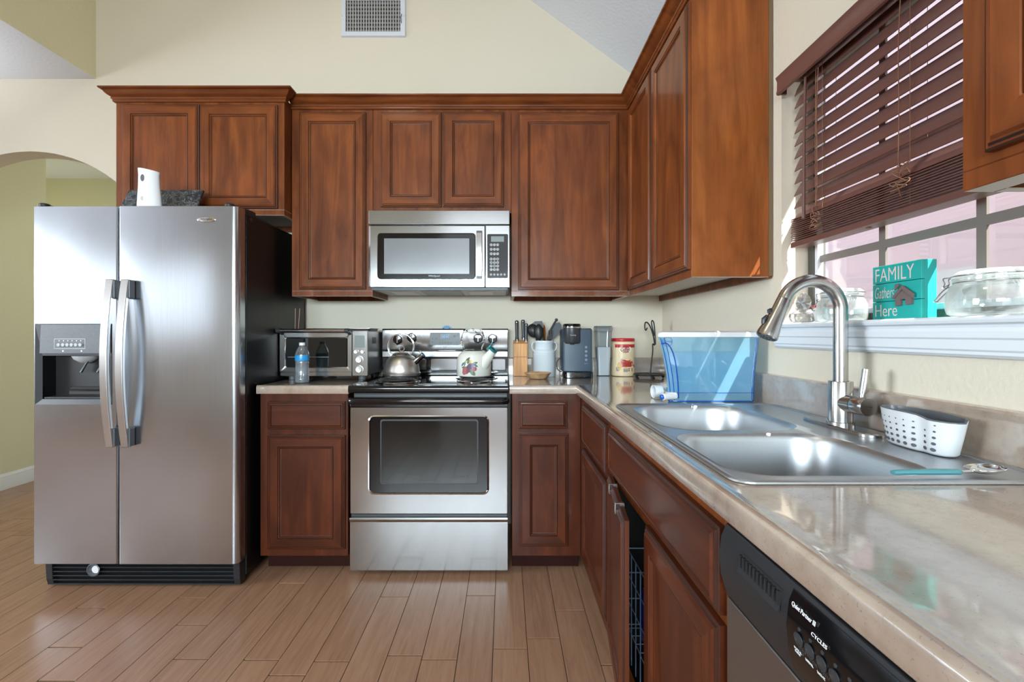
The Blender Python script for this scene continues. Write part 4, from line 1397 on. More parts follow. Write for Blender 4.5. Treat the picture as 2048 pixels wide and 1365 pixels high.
# ================================================================== SINK
ZR = ZCT + .0045
sk = thing('kitchen_sink', 'stainless drop-in double-bowl sink set in the counter under the window', 'sink', (.655, 1.22, ZCT))
SO = (.381, .934, .783, 1.662)
B1 = (.418, .785, 1.212, 1.622)      # far bowl
B2 = (.404, .775, .824, 1.172)       # near bowl
bm = bmesh.new()
def ring_edges(pts, z):
    vs = [bm.verts.new((x, y, z)) for x, y in pts]
    return [bm.edges.new((vs[i], vs[(i + 1) % len(vs)])) for i in range(len(vs))]
E = ring_edges(rrect(SO[0] + .016, SO[1] - .012, SO[2] + .016, SO[3] - .016, .030, 6), ZR - .0022)
r1 = rrect(B1[0] - .006, B1[1] + .006, B1[2] - .006, B1[3] + .006, .105, 8)
r2 = rrect(B2[0] - .006, B2[1] + .006, B2[2] - .006, B2[3] + .006, .085, 8)
E += ring_edges(r1, ZR - .0022) + ring_edges(r2, ZR - .0022)
bmesh.ops.triangle_fill(bm, use_beauty=True, use_dissolve=False, edges=E)
b = MB()
bm.verts.index_update()
ids = {vv.index: b.add(vv.co) for vv in bm.verts}
for f_ in bm.faces:
    b.face([ids[vv.index] for vv in f_.verts])
bm.free()
def rr3(o, d, z, r):
    return [(x, y, z) for x, y in rrect(o[0] + d, o[1] - d, o[2] + d, o[3] - d, r, 6)]
b.loops([rr3(SO, 0, ZCT + .0006, .034), rr3(SO, .001, ZR - .001, .034), rr3(SO, .004, ZR + .0012, .032), rr3(SO, .008, ZR + .0012, .030), rr3(SO, .012, ZR - .0012, .028)] + [[(x, y, ZR - .0022) for x, y in rrect(SO[0] + .016, SO[1] - .012, SO[2] + .016, SO[3] - .016, .030, 6)]])
b.build('rim', steel_s, sk, smooth=30)
for bw, rad, dep in ((B1, .10, .165), (B2, .08, .19)):
    b = MB()
    rings = [[(x, y, ZR - .0022) for x, y in rrect(bw[0] - .006, bw[1] + .006, bw[2] - .006, bw[3] + .006, rad + .005, 8)]]
    for d, zz in ((-.003, -.0005), (0, -.003), (.003, -.009), (.005, -.02), (.010, -.08), (.016, -dep + .03), (.022, -dep + .014), (.034, -dep + .004), (.05, -dep)):
        rings.append([(x, y, ZR + zz - .0008) for x, y in rrect(bw[0] + d, bw[1] - d, bw[2] + d, bw[3] - d, rad, 8)])
    b.loops(rings, 0, True, False, True)
    bo = b.build('bowl', steel_s, sk, smooth=50)
    b = MB()
    cx, cy = (bw[0] + bw[1]) / 2 + .03, (bw[2] + bw[3]) / 2
    b.lathe([(.056, .001), (.054, .003), (.044, .002), (.038, -.004 + .005), (.0, .0012)], (cx, cy, ZR - dep - .0005), 28, cap0=True)
    b.build('drain', chrome, bo)

# ------------------------------------------------------------------ faucet
FX, FY = .878, 1.243
ZD = ZR - .0022
fa = thing('faucet', 'brushed nickel gooseneck pull-down kitchen faucet standing on the sink deck', 'faucet', (FX, FY, ZD))
b = MB()
pl = rrect(FX - .030, FX + .030, FY - .128, FY + .128, .0298, 8)
b.loops([[(x, y, ZD + .0004) for x, y in pl], [(x, y, ZD + .007) for x, y in pl], [(FX + (x - FX) * .93, FY + (y - FY) * .98, ZD + .0095) for x, y in pl]], 0, True, True, True)
b.build('deck_plate', nickel, fa, smooth=40)
b = MB()
b.lathe([(.0315, .0095), (.0315, .017), (.0278, .018), (.0278, .121), (.027, .123), (.0185, .1232)], (FX, FY, ZD), 40)
hd = Vector((.05, -1.0, 0)).normalized()
c0 = Vector((FX, FY, ZD + .068))
b.cyl(c0 + hd * .004, c0 + hd * .050, .0222, n=32)
b.build('body', nickel, fa, smooth=40)
b = MB()
b.lathe([(.0222, .0515), (.0228, .0525), (.0228, .088), (.0215, .0905), (0, .0907)], c0, 32, axis=hd, cap0=True)
hv = b.build('handle_hub', nickel, fa, smooth=40)
b = MB()
p0 = c0 + hd * .070 + Vector((0, 0, .0215))
p1 = p0 + Vector((.003, -.001, .020)); p2 = p0 + Vector((.009, -.003, .070))
b.tube([p0, p0 + (p1 - p0) * .5], .0068, 16)
b.tube([p0 + (p1 - p0) * .5, p1, p2], [.0085, .0088, .0092], 18)
b.build('lever', nickel, hv, smooth=50)
b = MB(); q_ = c0 + hd * .0909; b.box(q_.x - .009, q_.x + .009, q_.y - .0003, q_.y + .0002, q_.z - .001, q_.z + .001)
b.build('engraved_mark', dgray, hv, smooth=0)
b = MB()
zc, R_ = 1.222, .0765
pts = [(FX, FY, ZD + .1225), (FX, FY, 1.10)] + arc((FX - R_, FY, zc), R_, 0, 158, 26)
b.tube(pts, .0168, 24)
b.build('spout', nickel, fa, smooth=60)
e0 = Vector(pts[-1]); dv = (Vector(pts[-1]) - Vector(pts[-2])).normalized()
b = MB()
b.lathe([(.0166, .0005), (.0172, .003), (.0178, .03), (.022, .075), (.0262, .098), (.0266, .108), (.024, .111), (.0, .1105)], e0, 36, axis=dv, cap0=True)
sp = b.build('spray_head', nickel, fa, smooth=40)
b = MB()
sd = dv.cross(Vector((0, 1, 0))).normalized()
if sd.x > 0:
    sd = -sd
for q0, q1, hgt in ((.038, .050, .0225), (.058, .082, .026)):
    b.tube([e0 + dv * q0 + sd * hgt * .85, e0 + dv * (q0 + q1) / 2 + sd * hgt, e0 + dv * q1 + sd * hgt * .9], [.004, .006, .004], 10)
b.build('spray_button', blackmt, sp)
b = MB()
b.lathe([(.0215, .1112), (.0215, .1122), (0, .1124)], e0, 28, axis=dv, cap0=True)
for i in range(10):
    a = 2 * pi * i / 10
    c = e0 + dv * .112 + Vector((0, 1, 0)) * .014 * cos(a) + sd * .014 * sin(a)
    b.cyl(c, c + dv * .002, .0016, n=8)
b.build('spray_face', dgray, sp)

# ------------------------------------------------------------------ sponge caddy, spoon
CYc, CXc = 1.010, .884
cad = thing('sponge_caddy', 'white perforated sponge caddy with grey liner standing on the sink deck', 'caddy', (CXc, CYc, ZD))
def caddy_ring(z, q, inset=0.0, top=False):
    """outline at height z; lower rings narrower; the front bulges; near end pinched"""
    out = []
    n = 44
    for i in range(n):
        a = 2 * pi * i / n
        L = (.094 - .018 * (1 - q)) - inset
        w = (.034 - .006 * (1 - q)) - inset
        y = L * (abs(cos(a)) ** .75) * (1 if cos(a) > 0 else -1)
        x = w * (abs(sin(a)) ** .8) * (1 if sin(a) > 0 else -1)
        zz = z
        if x < 0:
            x *= 1.0 - .22 * math.exp(-((y + .030) / .012) ** 2)
        if top:
            zz = z - .008 * (0.5 - 0.5 * math.tanh((y + .030) / .015)) * (1 if x < .01 else .3)
        out.append((CXc + x, CYc + y, ZD + .0012 + zz))
    return out
b = MB()
b.loops([caddy_ring(0, 0, .012), caddy_ring(.001, .02, .004), caddy_ring(.006, .1), caddy_ring(.035, .5), caddy_ring(.062, .85), caddy_ring(.078, 1, 0, True), caddy_ring(.0785, 1, .002, True)], 0, True, True, False)
b.build('shell', whitepl, cad, smooth=50)
b = MB()
b.loops([caddy_ring(.077, 1, .0005, True), caddy_ring(.0805, 1, .0005, True), caddy_ring(.0805, 1, .0042, True), caddy_ring(.04, .6, .005), caddy_ring(.006, .1, .006)], 0, True, False, True)
b.build('liner', grayp, cad, smooth=50)
hp = plain('grey_hole', srgb(84, 88, 96), .6)
b = MB()
def on_front(y, q):
    L = .094 - .018 * (1 - q); w = .034 - .006 * (1 - q)
    s_ = max(0, 1 - (abs(y) / L) ** (1 / .75 * 1.0) ** 1)
    ca = min(1, (abs(y) / L)) ** (1 / .75)
    sa = sqrt(max(0, 1 - ca * ca)) ** .8
    return -w * sa * (1.0 - .22 * math.exp(-((y + .030) / .012) ** 2))
for ci, y in enumerate((.078, .064, .046, .026, .005, -.018, -.044, -.066)):
    for ri in range(5):
        q = .18 + .15 * ri
        z = .012 + .0125 * ri
        if ri == 4 and ci in (6,):
            continue
        s_ = .0052 - .0008 * ri
        pts_ = []
        for k_ in range(14):
            a = 2 * pi * k_ / 14
            yy = y * (1 - .19 * (1 - q)) + s_ * 1.0 * cos(a)
            qq = q + (s_ * .72 * sin(a)) / .08
            pts_.append((CXc + on_front(yy, qq) - .0008, CYc + yy, ZD + .0012 + z + s_ * .72 * sin(a)))
        b.poly(pts_)
b.build('drain_holes', hp, cad, smooth=0, recalc=False)

sn = thing('serving_spoon', 'metal spoon with teal handle lying on the near rim of the sink', 'spoon', (.76, .817, ZR + .0012))
teal = plain('teal_handle_plastic', srgb(82, 148, 156), .4)
zs = ZR + .0016
b = MB()
y0 = .812
b.tube([(PX(1785, y0), y0, zs + .0055), (PX(1800, y0), y0, zs + .0062), (PX(1880, y0), y0 + .002, zs + .0062), (PX(1920, y0), y0 + .003, zs + .0058)], [.0045, .0052, .0062, .0058], 12, flat=(1.25, .8))
b.build('handle', teal, sn)
b = MB()
xa, xb = PX(1921, .816), PX(1942, .816)
b.tube([(xa, .815, zs + .0055), (xb, .8165, zs + .0062), (xb + .006, .817, zs + .0072)], [.0028, .0028, .004], 10)
cx = PX(1972, .82); L = .031
rings = []
for i in range(13):
    q = i / 12
    r = sqrt(max(0, 1 - (q * 2 - 1) ** 2))
    xx = cx - L + 2 * L * q
    rings.append([(xx, .821 + .021 * max(r, .05) * cos(pi * j / 10), zs + .0105 + .004 * q - .010 * r * sin(pi * j / 10)) for j in range(11)])
b.loops(rings, 0, False)
o = b.build('bowl', chrome, sn, smooth=60)
so = o.modifiers.new('thick', 'SOLIDIFY'); so.thickness = .0009

# ================================================================== WATER TANK
WY, ZT0 = 1.722, ZCT + .0008
tk = thing('water_dispenser', 'clear blue countertop water filter tank with white lid beside the sink', 'water dispenser', (.74, 1.81, ZT0))
def tank_ring(q, inset=0.0, z=None):
    """q 0 bottom .. 1 top; left and right sides flare upwards"""
    fl = q ** 1.8
    l = .596 - (.596 - .559) * fl + inset
    r = .906 + (.926 - .906) * fl - inset
    y0, y1 = WY + inset - .000, WY + .175 - inset
    c = .030
    zz = ZT0 + (.235 * q) if z is None else z
    pts = [(l + .018, y0), (r - .012, y0), (r, y0 + .012), (r, y1 - .02), (r - .02, y1), (l + .075, y1), (l + .062, y1 - .012), (l + .003, y0 + .02), (l + .006, y0 + .006)]
    return [(x, y, zz) for x, y in pts]
b = MB()
qs = [0, .03, .12, .25, .4, .55, .7, .85, 1.0]
b.loops([tank_ring(0, .006), tank_ring(.015)] + [tank_ring(q) for q in qs[1:]], 0, True, True, False)
b.build('tank', tankblue, tk, smooth=30)
b = MB()
b.loops([tank_ring(.16, .005)] + [tank_ring(q, .005) for q in (.25, .4, .55, .70, .76)], 0, True, True, True)
b.build('water', waterm, tk, smooth=30)
b = MB()
b.loops([tank_ring(1, -.002, ZT0 + .2355), tank_ring(1, -.003, ZT0 + .246), tank_ring(1, .002, ZT0 + .254), tank_ring(1, .02, ZT0 + .258)], 0, True, True, True)
b.build('lid', whitepl, tk, smooth=30, bevel=.002)
b = MB()
b.box(.612, .900, WY + .004, WY + .17, ZT0 + .030, ZT0 + .033)
b.lathe([(.050, .0), (.044, -.02), (.030, -.024), (.0, -.024)], (.80, WY + .085, ZT0 + .0298), 28)
b.build('inner_reservoir', glassy('pale_blue_inner', (.62, .85, .98, 1), .06, srgb(120, 195, 240), .2), tk, smooth=40)
blu = plain('deep_blue_plastic', srgb(24, 84, 170), .25)
b = MB()
lx, lz = PX(1328, WY), PZ(674.5, WY)
pts_ = [(lx + .012 + .0185 * cos(2 * pi * i / 28), WY - .0012, lz - .017 + .016 * sin(2 * pi * i / 28)) for i in range(28)]
b.tube(pts_, .0007, 5, closed=True)
o = b.build('logo_ring', blu, tk)
text('ZEROWATER', o, blu, (lx + .012, WY - .0012, lz - .017), (1, 0, 0), (0, 0, 1), width=.034, height=.008, depth=.0005)
# handle recess moulding
b = MB()
b.tube(spline([(PX(1322, WY), WY - .001, PZ(688, WY)), (PX(1334, WY), WY - .002, PZ(688, WY)), (PX(1343, WY), WY - .002, PZ(700, WY)), (PX(1350, WY), WY - .002, PZ(722, WY)), (PX(1355, WY), WY - .002, PZ(760, WY)), (PX(1357, WY), WY - .002, PZ(797, WY))], 6), .0022, 8)
b.build('handle_moulding', glassy('blue_moulding_plastic', (.1, .45, .9, 1), .08, srgb(20, 110, 220), .55), tk, smooth=50)
bedge = glassy('blue_edge_plastic', (.1, .45, .9, 1), .08, srgb(30, 120, 225), .55)
b = MB()
for k_ in (0, 1, 2, 8):
    b.tube([tank_ring(q)[k_] for q in (.015, .12, .25, .4, .55, .7, .85, .99)], .0016, 6)
b.tube([(p[0], p[1], ZT0 + .004) for p in tank_ring(.02)], .0022, 6, closed=True)
b.tube([(p[0], p[1], ZT0 + .034) for p in tank_ring(.14, -.0004)], .0010, 5, closed=True)
b.build('moulded_edges', bedge, tk, smooth=60)
b = MB()
sx0 = PX(1322, WY)
b.box(PX(1333, WY), PX(1352, WY), WY - .010, WY + .016, ZT0 + .014, ZT0 + .036)
b.cyl((PX(1352, WY), WY + .004, ZT0 + .024), (PX(1322, WY), WY - .016, ZT0 + .021), .0125, n=22)
sg = b.build('spigot', whitepl, tk, smooth=40, bevel=.002)
b = MB()
c = Vector((PX(1322, WY), WY - .016, ZT0 + .021)); ax = Vector((-.83, -.55, -.08)).normalized()
b.lathe([(.0095, .0), (.0095, .004), (.007, .006), (0, .0065)], c, 20, axis=ax, cap0=True)
b.build('spigot_button', blu, sg)
# white tube lying behind the spigot
b = MB()
c0 = Vector((PX(1306, 1.83), 1.83, ZCT + .0265)); c1 = c0 + Vector((.032, .004, 0)); ax = (c1 - c0).normalized()
b.lathe([(.0215, .001), (.0245, 0), (.0245, (c1 - c0).length), (.0, (c1 - c0).length)], c0, 32, axis=ax)
b.lathe([(.0215, .001), (.0215, .03), (0, .0305)], c0, 32, axis=ax)
tag(b.build('water_tester_tube', whitepl, None, tuple(c0), smooth=40), 'white cylinder lying on the counter left of the blue water tank', 'tube')

# ================================================================== LEFT COUNTER: toaster oven etc.
YT = 2.53
ZC0 = ZCT + .0006
tx0, tx1 = PX(559.5, YT), PX(735.5, YT)
tz0, tz1 = PZ(753, YT), PZ(661.5, YT)
to = thing('toaster_oven', 'stainless countertop toaster oven beside the refrigerator', 'toaster oven', (-.965, 2.7, ZC0))
b = MB()
b.box(tx0 + .004, tx1 - .002, YT + .014, 2.855, tz0 + .002, tz1 - .002)
b.build('case', steel('oven_case_steel', (.42, .42, .43), .28, 1), to, smooth=0, bevel=.006)
for x in (tx0 + .05, tx1 - .042):
    for y in (YT + .045, 2.81):
        b = MB()
        b.cyl((x, y, ZC0), (x, y, tz0 + .003), .019, .021, 18)
        b.build('foot', grayp, to)
xd1 = PX(703.5, YT)
b = MB()
wx0, wx1, wz0, wz1 = PX(571.5, YT), PX(693, YT), PZ(734.5, YT), PZ(677, YT)
zb_ = PZ(744, YT)
b.loops([[(x, YT + .0135, z) for x, z in rrect(tx0, xd1 - .001, zb_, tz1, .004, 4)], [(x, YT, z) for x, z in rrect(tx0, xd1 - .001, zb_, tz1, .004, 4)], [(x, YT, z) for x, z in rrect(wx0 - .006, wx1 + .006, wz0 - .006, wz1 + .006, .010, 4)], [(x, YT + .004, z) for x, z in rrect(wx0, wx1, wz0, wz1, .007, 4)]], [0, 0, 1])
d_ = b.build('door', [steel_h, chrome], to, smooth=30)
b = MB(); b.prism(rrect(wx0 + .0004, wx1 - .0004, wz0 + .0004, wz1 - .0004, .006, 4), 1, YT + .0025, YT + .0042)
w_ = b.build('window', ovengl, d_, smooth=30)
b = MB()
b.box(wx0 + .01, PX(657, YT), YT + .0018, YT + .0024, PZ(715, YT), PZ(714.3, YT))
b.build('rack_edge', lgray, w_, smooth=0)
b = MB()
hz = PZ(662, YT - .04)
b.cyl((tx0 - .0005, YT - .036, hz), (PX(697, YT - .036), YT - .036, hz), .0105, n=24)
hh = b.build('door_handle', steel_h, d_, smooth=40)
for x in (tx0 + .0105, PX(695, YT - .036) - .004):
    b = MB()
    b.cyl((x - .010, YT - .036, hz), (x + .010, YT - .036, hz), .0125, n=24)
    b.tube([(x, YT - .034, hz), (x + .002, YT - .012, hz - .008), (x + .003, YT - .0003, hz - .014)], [.010, .009, .010], 12)
    b.build('handle_end', dgray, hh, smooth=40)
b = MB(); b.box(tx0 + .002, xd1 - .001, YT + .001, YT + .0135, tz0, zb_ - .0015)
b.build('crumb_tray_front', steel_h, to, smooth=0, bevel=.002)
b = MB(); b.box(xd1 + .001, tx1, YT - .002, YT + .0135, tz0, tz1)
cp = b.build('control_panel', steel_h, to, smooth=0, bevel=.004)
b = MB(); b.prism(rrect(PX(709.5, YT), PX(729.5, YT), PZ(695.5, YT), PZ(671.5, YT), .004, 4), 1, YT - .0034, YT - .0023)
b.build('display', lcd, cp, smooth=30)
for px, py, r in ((712.8, 703.6, .0115), (725.6, 703.6, .0105), (719.2, 719.5, .0185), (719.2, 739, .0185)):
    c = (PX(px, YT), YT - .0023, PZ(py, YT))
    b = MB(); b.lathe([(r * 1.12, 0), (r * 1.1, .002), (r * .96, .0025), (r * .94, .012 if r > .015 else .006), (r * .85, .0135 if r > .015 else .007), (0, .0128 if r > .015 else .0064)], c, 30, axis=(0, -1, 0), cap0=True)
    b.build('control_dial' if r > .015 else 'button', nickel_h, cp)
b = MB(); b.box(tx1 - .0019, tx1 - .0012, 2.62, 2.70, PZ(688, 2.62), PZ(675, 2.62))
b.build('side_plate', dgray, to, smooth=0)
# black power cord behind / tray and incense on top
b = MB()
ZTT = tz1 - .0014
bx0, bx1, by0, by1 = tx0 + .115, tx1 + .006, YT + .05, 2.775
b.loops([[(x, y, ZTT) for x, y in rrect(bx0 + .016, bx1 - .016, by0 + .016, by1 - .016, .012, 4)], [(x, y, ZTT + .012) for x, y in rrect(bx0 + .010, bx1 - .010, by0 + .010, by1 - .010, .014, 4)], [(x, y, ZTT + .0125) for x, y in rrect(bx0, bx1, by0, by1, .014, 4)], [(x, y, ZTT + .0138) for x, y in rrect(bx0, bx1, by0, by1, .014, 4)], [(x, y, ZTT + .0138) for x, y in rrect(bx0 + .012, bx1 - .012, by0 + .012, by1 - .012, .012, 4)], [(x, y, ZTT + .0014) for x, y in rrect(bx0 + .018, bx1 - .018, by0 + .018, by1 - .018, .011, 4)]], 0, True, True, True)
tag(b.build('baking_tray', pansteel, None, ((bx0 + bx1) / 2, 2.7, ZTT), smooth=30), 'dark metal baking tray lying on top of the toaster oven', 'tray')
ih = plain('copper_toned_wood', srgb(170, 110, 84), .4)
YI = YT + .075
ix = PX(596, YI)
b = MB()
b.lathe([(0, 0), (.026, 0), (.034, .003), (.036, .006), (.033, .0065), (.024, .0035), (0, .0035)], (ix - .002, YI - .005, ZTT + .0003), 28)
b.cyl((ix - .014, YI - .005, ZTT + .003), (ix - .014, YI - .005, ZTT + .010), .006, .004, 12)
b.cyl((ix + .004, YI - .005, ZTT + .003), (ix + .004, YI - .005, ZTT + .010), .006, .004, 12)
tag(b.build('incense_holder', ih, None, (ix, YI, ZTT), smooth=40), 'small copper-toned incense dish on the left end of the toaster oven', 'incense holder')
isk = plain('pink_incense', srgb(190, 140, 124), .7)
for dx, dd_, lab in ((-.014, .002, 'left pink incense stick standing in the copper dish'), (.004, .008, 'right pink incense stick, leaning slightly, in the copper dish')):
    b = MB(); b.tube([(ix + dx, YI - .005, ZTT + .0108), (ix + dx + dd_ * .5, YI - .005, ZTT + .06), (ix + dx + dd_, YI - .005, ZTT + .123)], [.0012, .0016, .0018], 8)
    tag(b.build('incense_stick', isk, None, (ix + dx, YI - .005, ZTT + .0108)), lab, 'incense stick', 'incense sticks in the copper dish')

# water bottle
BY = 2.40; BX = PX(604.3, BY)
wb_ = thing('water_bottle', 'clear plastic water bottle with blue label in front of the toaster oven', 'bottle', (BX, BY, ZC0))
b = MB()
prof = [(.0, 0.003), (.020, .001), (.030, .003), (.033, .010), (.0335, .02)]
for i in range(14):
    z = .022 + i * .0062
    r_ = .0335 - .0028 * math.exp(-((z - .07) / .022) ** 2)
    prof += [(r_, z), (r_ - .0016, z + .0031)]
prof += [(.0335, .112), (.0335, .140), (.033, .146), (.029, .160), (.021, .176), (.014, .187), (.0125, .190), (.0125, .193)]
b.lathe(prof, (BX, BY, ZC0), 36)
b.build('bottle', petm, wb_, smooth=50)
b = MB(); b.lathe([(0, .005), (.028, .0052), (.0315, .012), (.031, .06), (.0315, .11), (.0322, .135), (.0, .1355)], (BX, BY, ZC0), 30)
b.build('water', bwater, wb_, smooth=50)
b = MB(); b.lathe([(.0339, .113), (.0341, .114), (.0341, .1385), (.0339, .1395)], (BX, BY, ZC0), 40)
b.build('label', plain('blue_bottle_label', srgb(40, 150, 220), .3), wb_, smooth=50)
b = MB(); b.lathe([(0.0148, .1895), (.0148, .203), (.0135, .2042), (0, .2042)], (BX, BY, ZC0), 30, cap0=True)
b.build('cap', whitepl, wb_, smooth=40)

# ================================================================== ON THE RANGE
ZKT = ZK + .0163
kx, ky = PX(803.5, 2.62), 2.62
kt = thing('tea_kettle', 'stainless steel whistling kettle on the rear left burner', 'kettle', (kx, ky, ZKT))
b = MB()
b.lathe([(0, 0), (.098, 0), (.102, .004), (.1035, .014), (.100, .018), (.0985, .020), (.0975, .030), (.093, .055), (.083, .082), (.068, .102), (.052, .112), (.049, .1135)], (kx, ky, ZKT), 48)
b.build('body', steel('kettle_steel', (.70, .69, .67), .34, 0, .02), kt, smooth=35)
b = MB()
b.lathe([(.0505, .1135), (.052, .115), (.050, .118), (.034, .126), (.012, .131), (.006, .133), (0, .1335)], (kx, ky, ZKT), 40, cap0=True)
ld = b.build('lid', steel('kettle_lid_steel', (.52, .49, .46), .22, 0, .02), kt, smooth=35)
b = MB(); b.tube(arc((kx, ky, ZKT + .1465), .0135, -90, 270, 24), .0026, 10, closed=True)
b.build('lid_ring', chrome, ld)
b = MB()
sp0 = Vector((kx + .072, ky - .02, ZKT + .070)); sp1 = sp0 + Vector((.047, -.012, .041))
b.lathe([(.0175, 0), (.0140, (sp1 - sp0).length), (.0150, (sp1 - sp0).length + .002), (.0150, (sp1 - sp0).length + .008), (.0, (sp1 - sp0).length + .008)], sp0, 24, axis=sp1 - sp0)
b.tube(spline([sp1 + Vector((-.012, 0, .012)), sp1 + Vector((-.018, 0, .022)), sp1 + Vector((-.012, 0, .026)), sp1 + Vector((-.004, 0, .014))], 4), .0018, 6)
b.build('spout', chrome, kt, smooth=40)
b = MB()
for dy, rr_ in ((-.012, .071), (.012, .071)):
    pts = arc((kx - .004, ky + dy, ZKT + .160), rr_, -42, 222, 36)
    pts = [(p[0], p[1] + (0 if abs(p[2] - ZKT - .16) > .06 else 0), p[2]) for p in pts]
    pts = [(pts[0][0] - .012, pts[0][1], pts[0][2] - .024)] + pts + [(pts[-1][0] + .012, pts[-1][1], pts[-1][2] - .024)]
    b.tube(pts, .0026, 10)
b.build('bail_handle', chrome, kt, smooth=60)

ex, ey = PX(948, 2.625), 2.625
ek = thing('tea_kettle', 'white enamel kettle with painted fruit and teal spout rim, rear right burner', 'kettle', (ex, ey, ZKT))
b = MB()
b.lathe([(0, 0), (.092, 0), (.095, .004), (.0955, .06), (.094, .085), (.086, .112), (.070, .130), (.055, .137), (.0, .138)], (ex, ey, ZKT), 48)
enamel = plain('cream_white_enamel', srgb(226, 224, 216), .12, spec=.6)
b.build('body', enamel, ek, smooth=40)
b = MB()
b.lathe([(.050, .1378), (.051, .141), (.047, .144), (0, .1442)], (ex, ey, ZKT), 36, cap0=True)
b.build('lid_rim', blackgl, ek, smooth=40)
b = MB()
s0 = Vector((ex + .056, ey - .050, ZKT + .070)); s1 = Vector((ex + .112, ey - .074, ZKT + .146)); ax = (s1 - s0)
b.lathe([(.036, -.012), (.030, .02), (.021, ax.length * .8), (.0195, ax.length)], s0, 28, axis=ax)
spt = b.build('spout', enamel, ek, smooth=50)
tl = plain('teal_enamel', srgb(38, 112, 116), .2)
b = MB()
b.lathe([(.0198, ax.length - .012), (.0215, ax.length - .010), (.0225, ax.length + .001), (.019, ax.length + .002), (.016, ax.length - .004)], s0, 28, axis=ax)
b.tube(spline([s1 + Vector((-.022, .01, -.004)), s1 + Vector((-.034, .012, .004)), s1 + Vector((-.020, .012, .018)), s1 + Vector((-.008, .012, .040))], 5), [.009] * 6 + [.007] * 6 + [.005] * 4, 10)
o = b.build('spout_cover', tl, spt, smooth=50)
o['label'] = 'teal flip-up spout cover'
b = MB(); b.lathe([(.0165, ax.length - .003), (0, ax.length - .0028)], s0, 24, axis=ax)
b.build('spout_mouth', plain('dark_brown_inside', srgb(58, 40, 34), .6), spt)
kk = N('black_white_speckle'); vv = kk.coords((1, 1, 1)); nn = kk.noise(vv, 60, 3, .6, 1)
kk.l(kk.ramp(nn, [(.48, srgb(28, 24, 24)), (.55, srgb(190, 186, 180))]), kk.b.inputs['Base Color']); kk.b.inputs['Roughness'].default_value = .3
kw = N('worn_white_grip'); vv = kw.coords((1, 1, 1)); nn = kw.noise(vv, 60, 3, .6, 1)
kw.l(kw.ramp(nn, [(.54, srgb(232, 230, 226)), (.6, srgb(40, 34, 34))]), kw.b.inputs['Base Color']); kw.b.inputs['Roughness'].default_value = .3
b = MB()
hz = ZKT + .244
for sgn in (-1, 1):
    b.tube(spline([(ex + sgn * .048 - .006, ey - .012, ZKT + .128), (ex + sgn * .050 - .006, ey - .012, ZKT + .150), (ex + sgn * .062 - .006, ey - .012, ZKT + .185), (ex + sgn * .060 - .006, ey - .012, ZKT + .215), (ex + sgn * .050 - .006, ey - .012, hz)], 6), .0042, 10)
hb = b.build('handle_frame', kk.m, ek, smooth=60)
b = MB(); b.tube([(ex - .058, ey - .012, hz), (ex - .05, ey - .012, hz + .001), (ex - .006, ey - .012, hz + .003), (ex + .036, ey - .012, hz + .001), (ex + .046, ey - .012, hz)], [.009, .012, .0125, .012, .009], 18)
b.build('handle_grip', kw.m, hb, smooth=60)
# painted fruit and leaves on the enamel, slightly raised
def on_kettle(u, z):
    """point on the kettle wall at angle u (radians from the front, + to the right)"""
    r_ = .0958 if z < .06 else (.0958 - .0016 * (z - .06) / .025 if z < .085 else .0942 - .0084 * ((z - .085) / .027) ** 1.3)
    return Vector((ex + r_ * sin(u), ey - r_ * cos(u), ZKT + z))
def patch(b, u, z, ru, rz, rot=0, mi=0, n=14, pointy=0):
    pts_ = []
    for i in range(n):
        a = 2 * pi * i / n
        x, y = cos(a), sin(a)
        if pointy:
            y *= (1 - abs(x)) ** .35
        x, y = x * ru, y * rz
        xr, yr = x * cos(rot) - y * sin(rot), x * sin(rot) + y * cos(rot)
        pts_.append(on_kettle(u + xr / .096, z + yr) + Vector((0, -.0004 - mi * .0001, 0)))
    b.poly(pts_, mi)
cols = [plain('leaf_green_paint', srgb(70, 96, 60), .3), plain('berry_red_paint', srgb(152, 72, 74), .3), plain('plum_purple_paint', srgb(98, 74, 112), .3), plain('yellow_ochre_paint', srgb(190, 160, 60), .3), plain('blue_green_paint', srgb(60, 100, 124), .3)]
b = MB()
U0 = -.30
for du, z, ru, rz, rot, mi, pt in ((.0, .094, .016, .006, .6, 0, 1), (.04, .080, .014, .006, 1.2, 4, 1), (-.32, .066, .015, .006, .9, 4, 1), (-.18, .070, .016, .007, 1.4, 0, 1), (.40, .072, .018, .008, .3, 0, 1), (.46, .060, .014, .006, -.6, 4, 1), (.24, .022, .020, .009, -.9, 0, 1), (.12, .030, .018, .007, .2, 0, 1), (.36, .020, .016, .007, -1.2, 0, 1), (-.26, .050, .013, .006, 0.2, 0, 1), (.05, .056, .016, .007, .4, 0, 1),
                                (-.12, .034, .021, .021, 0, 1, 0), (-.22, .022, .013, .013, 0, 1, 0), (.18, .056, .018, .018, 0, 2, 0), (.40, .042, .012, .012, 0, 1, 0), (.30, .038, .009, .009, 0, 1, 0), (.17, .080, .012, .009, .3, 3, 0), (-.03, .081, .009, .006, 1, 3, 1), (.08, .046, .011, .011, 0, 2, 0)):
    patch(b, U0 + du, z, ru, rz, rot, mi, 14, pt)
b.build('painted_fruit', cols, ek, smooth=0, recalc=False)

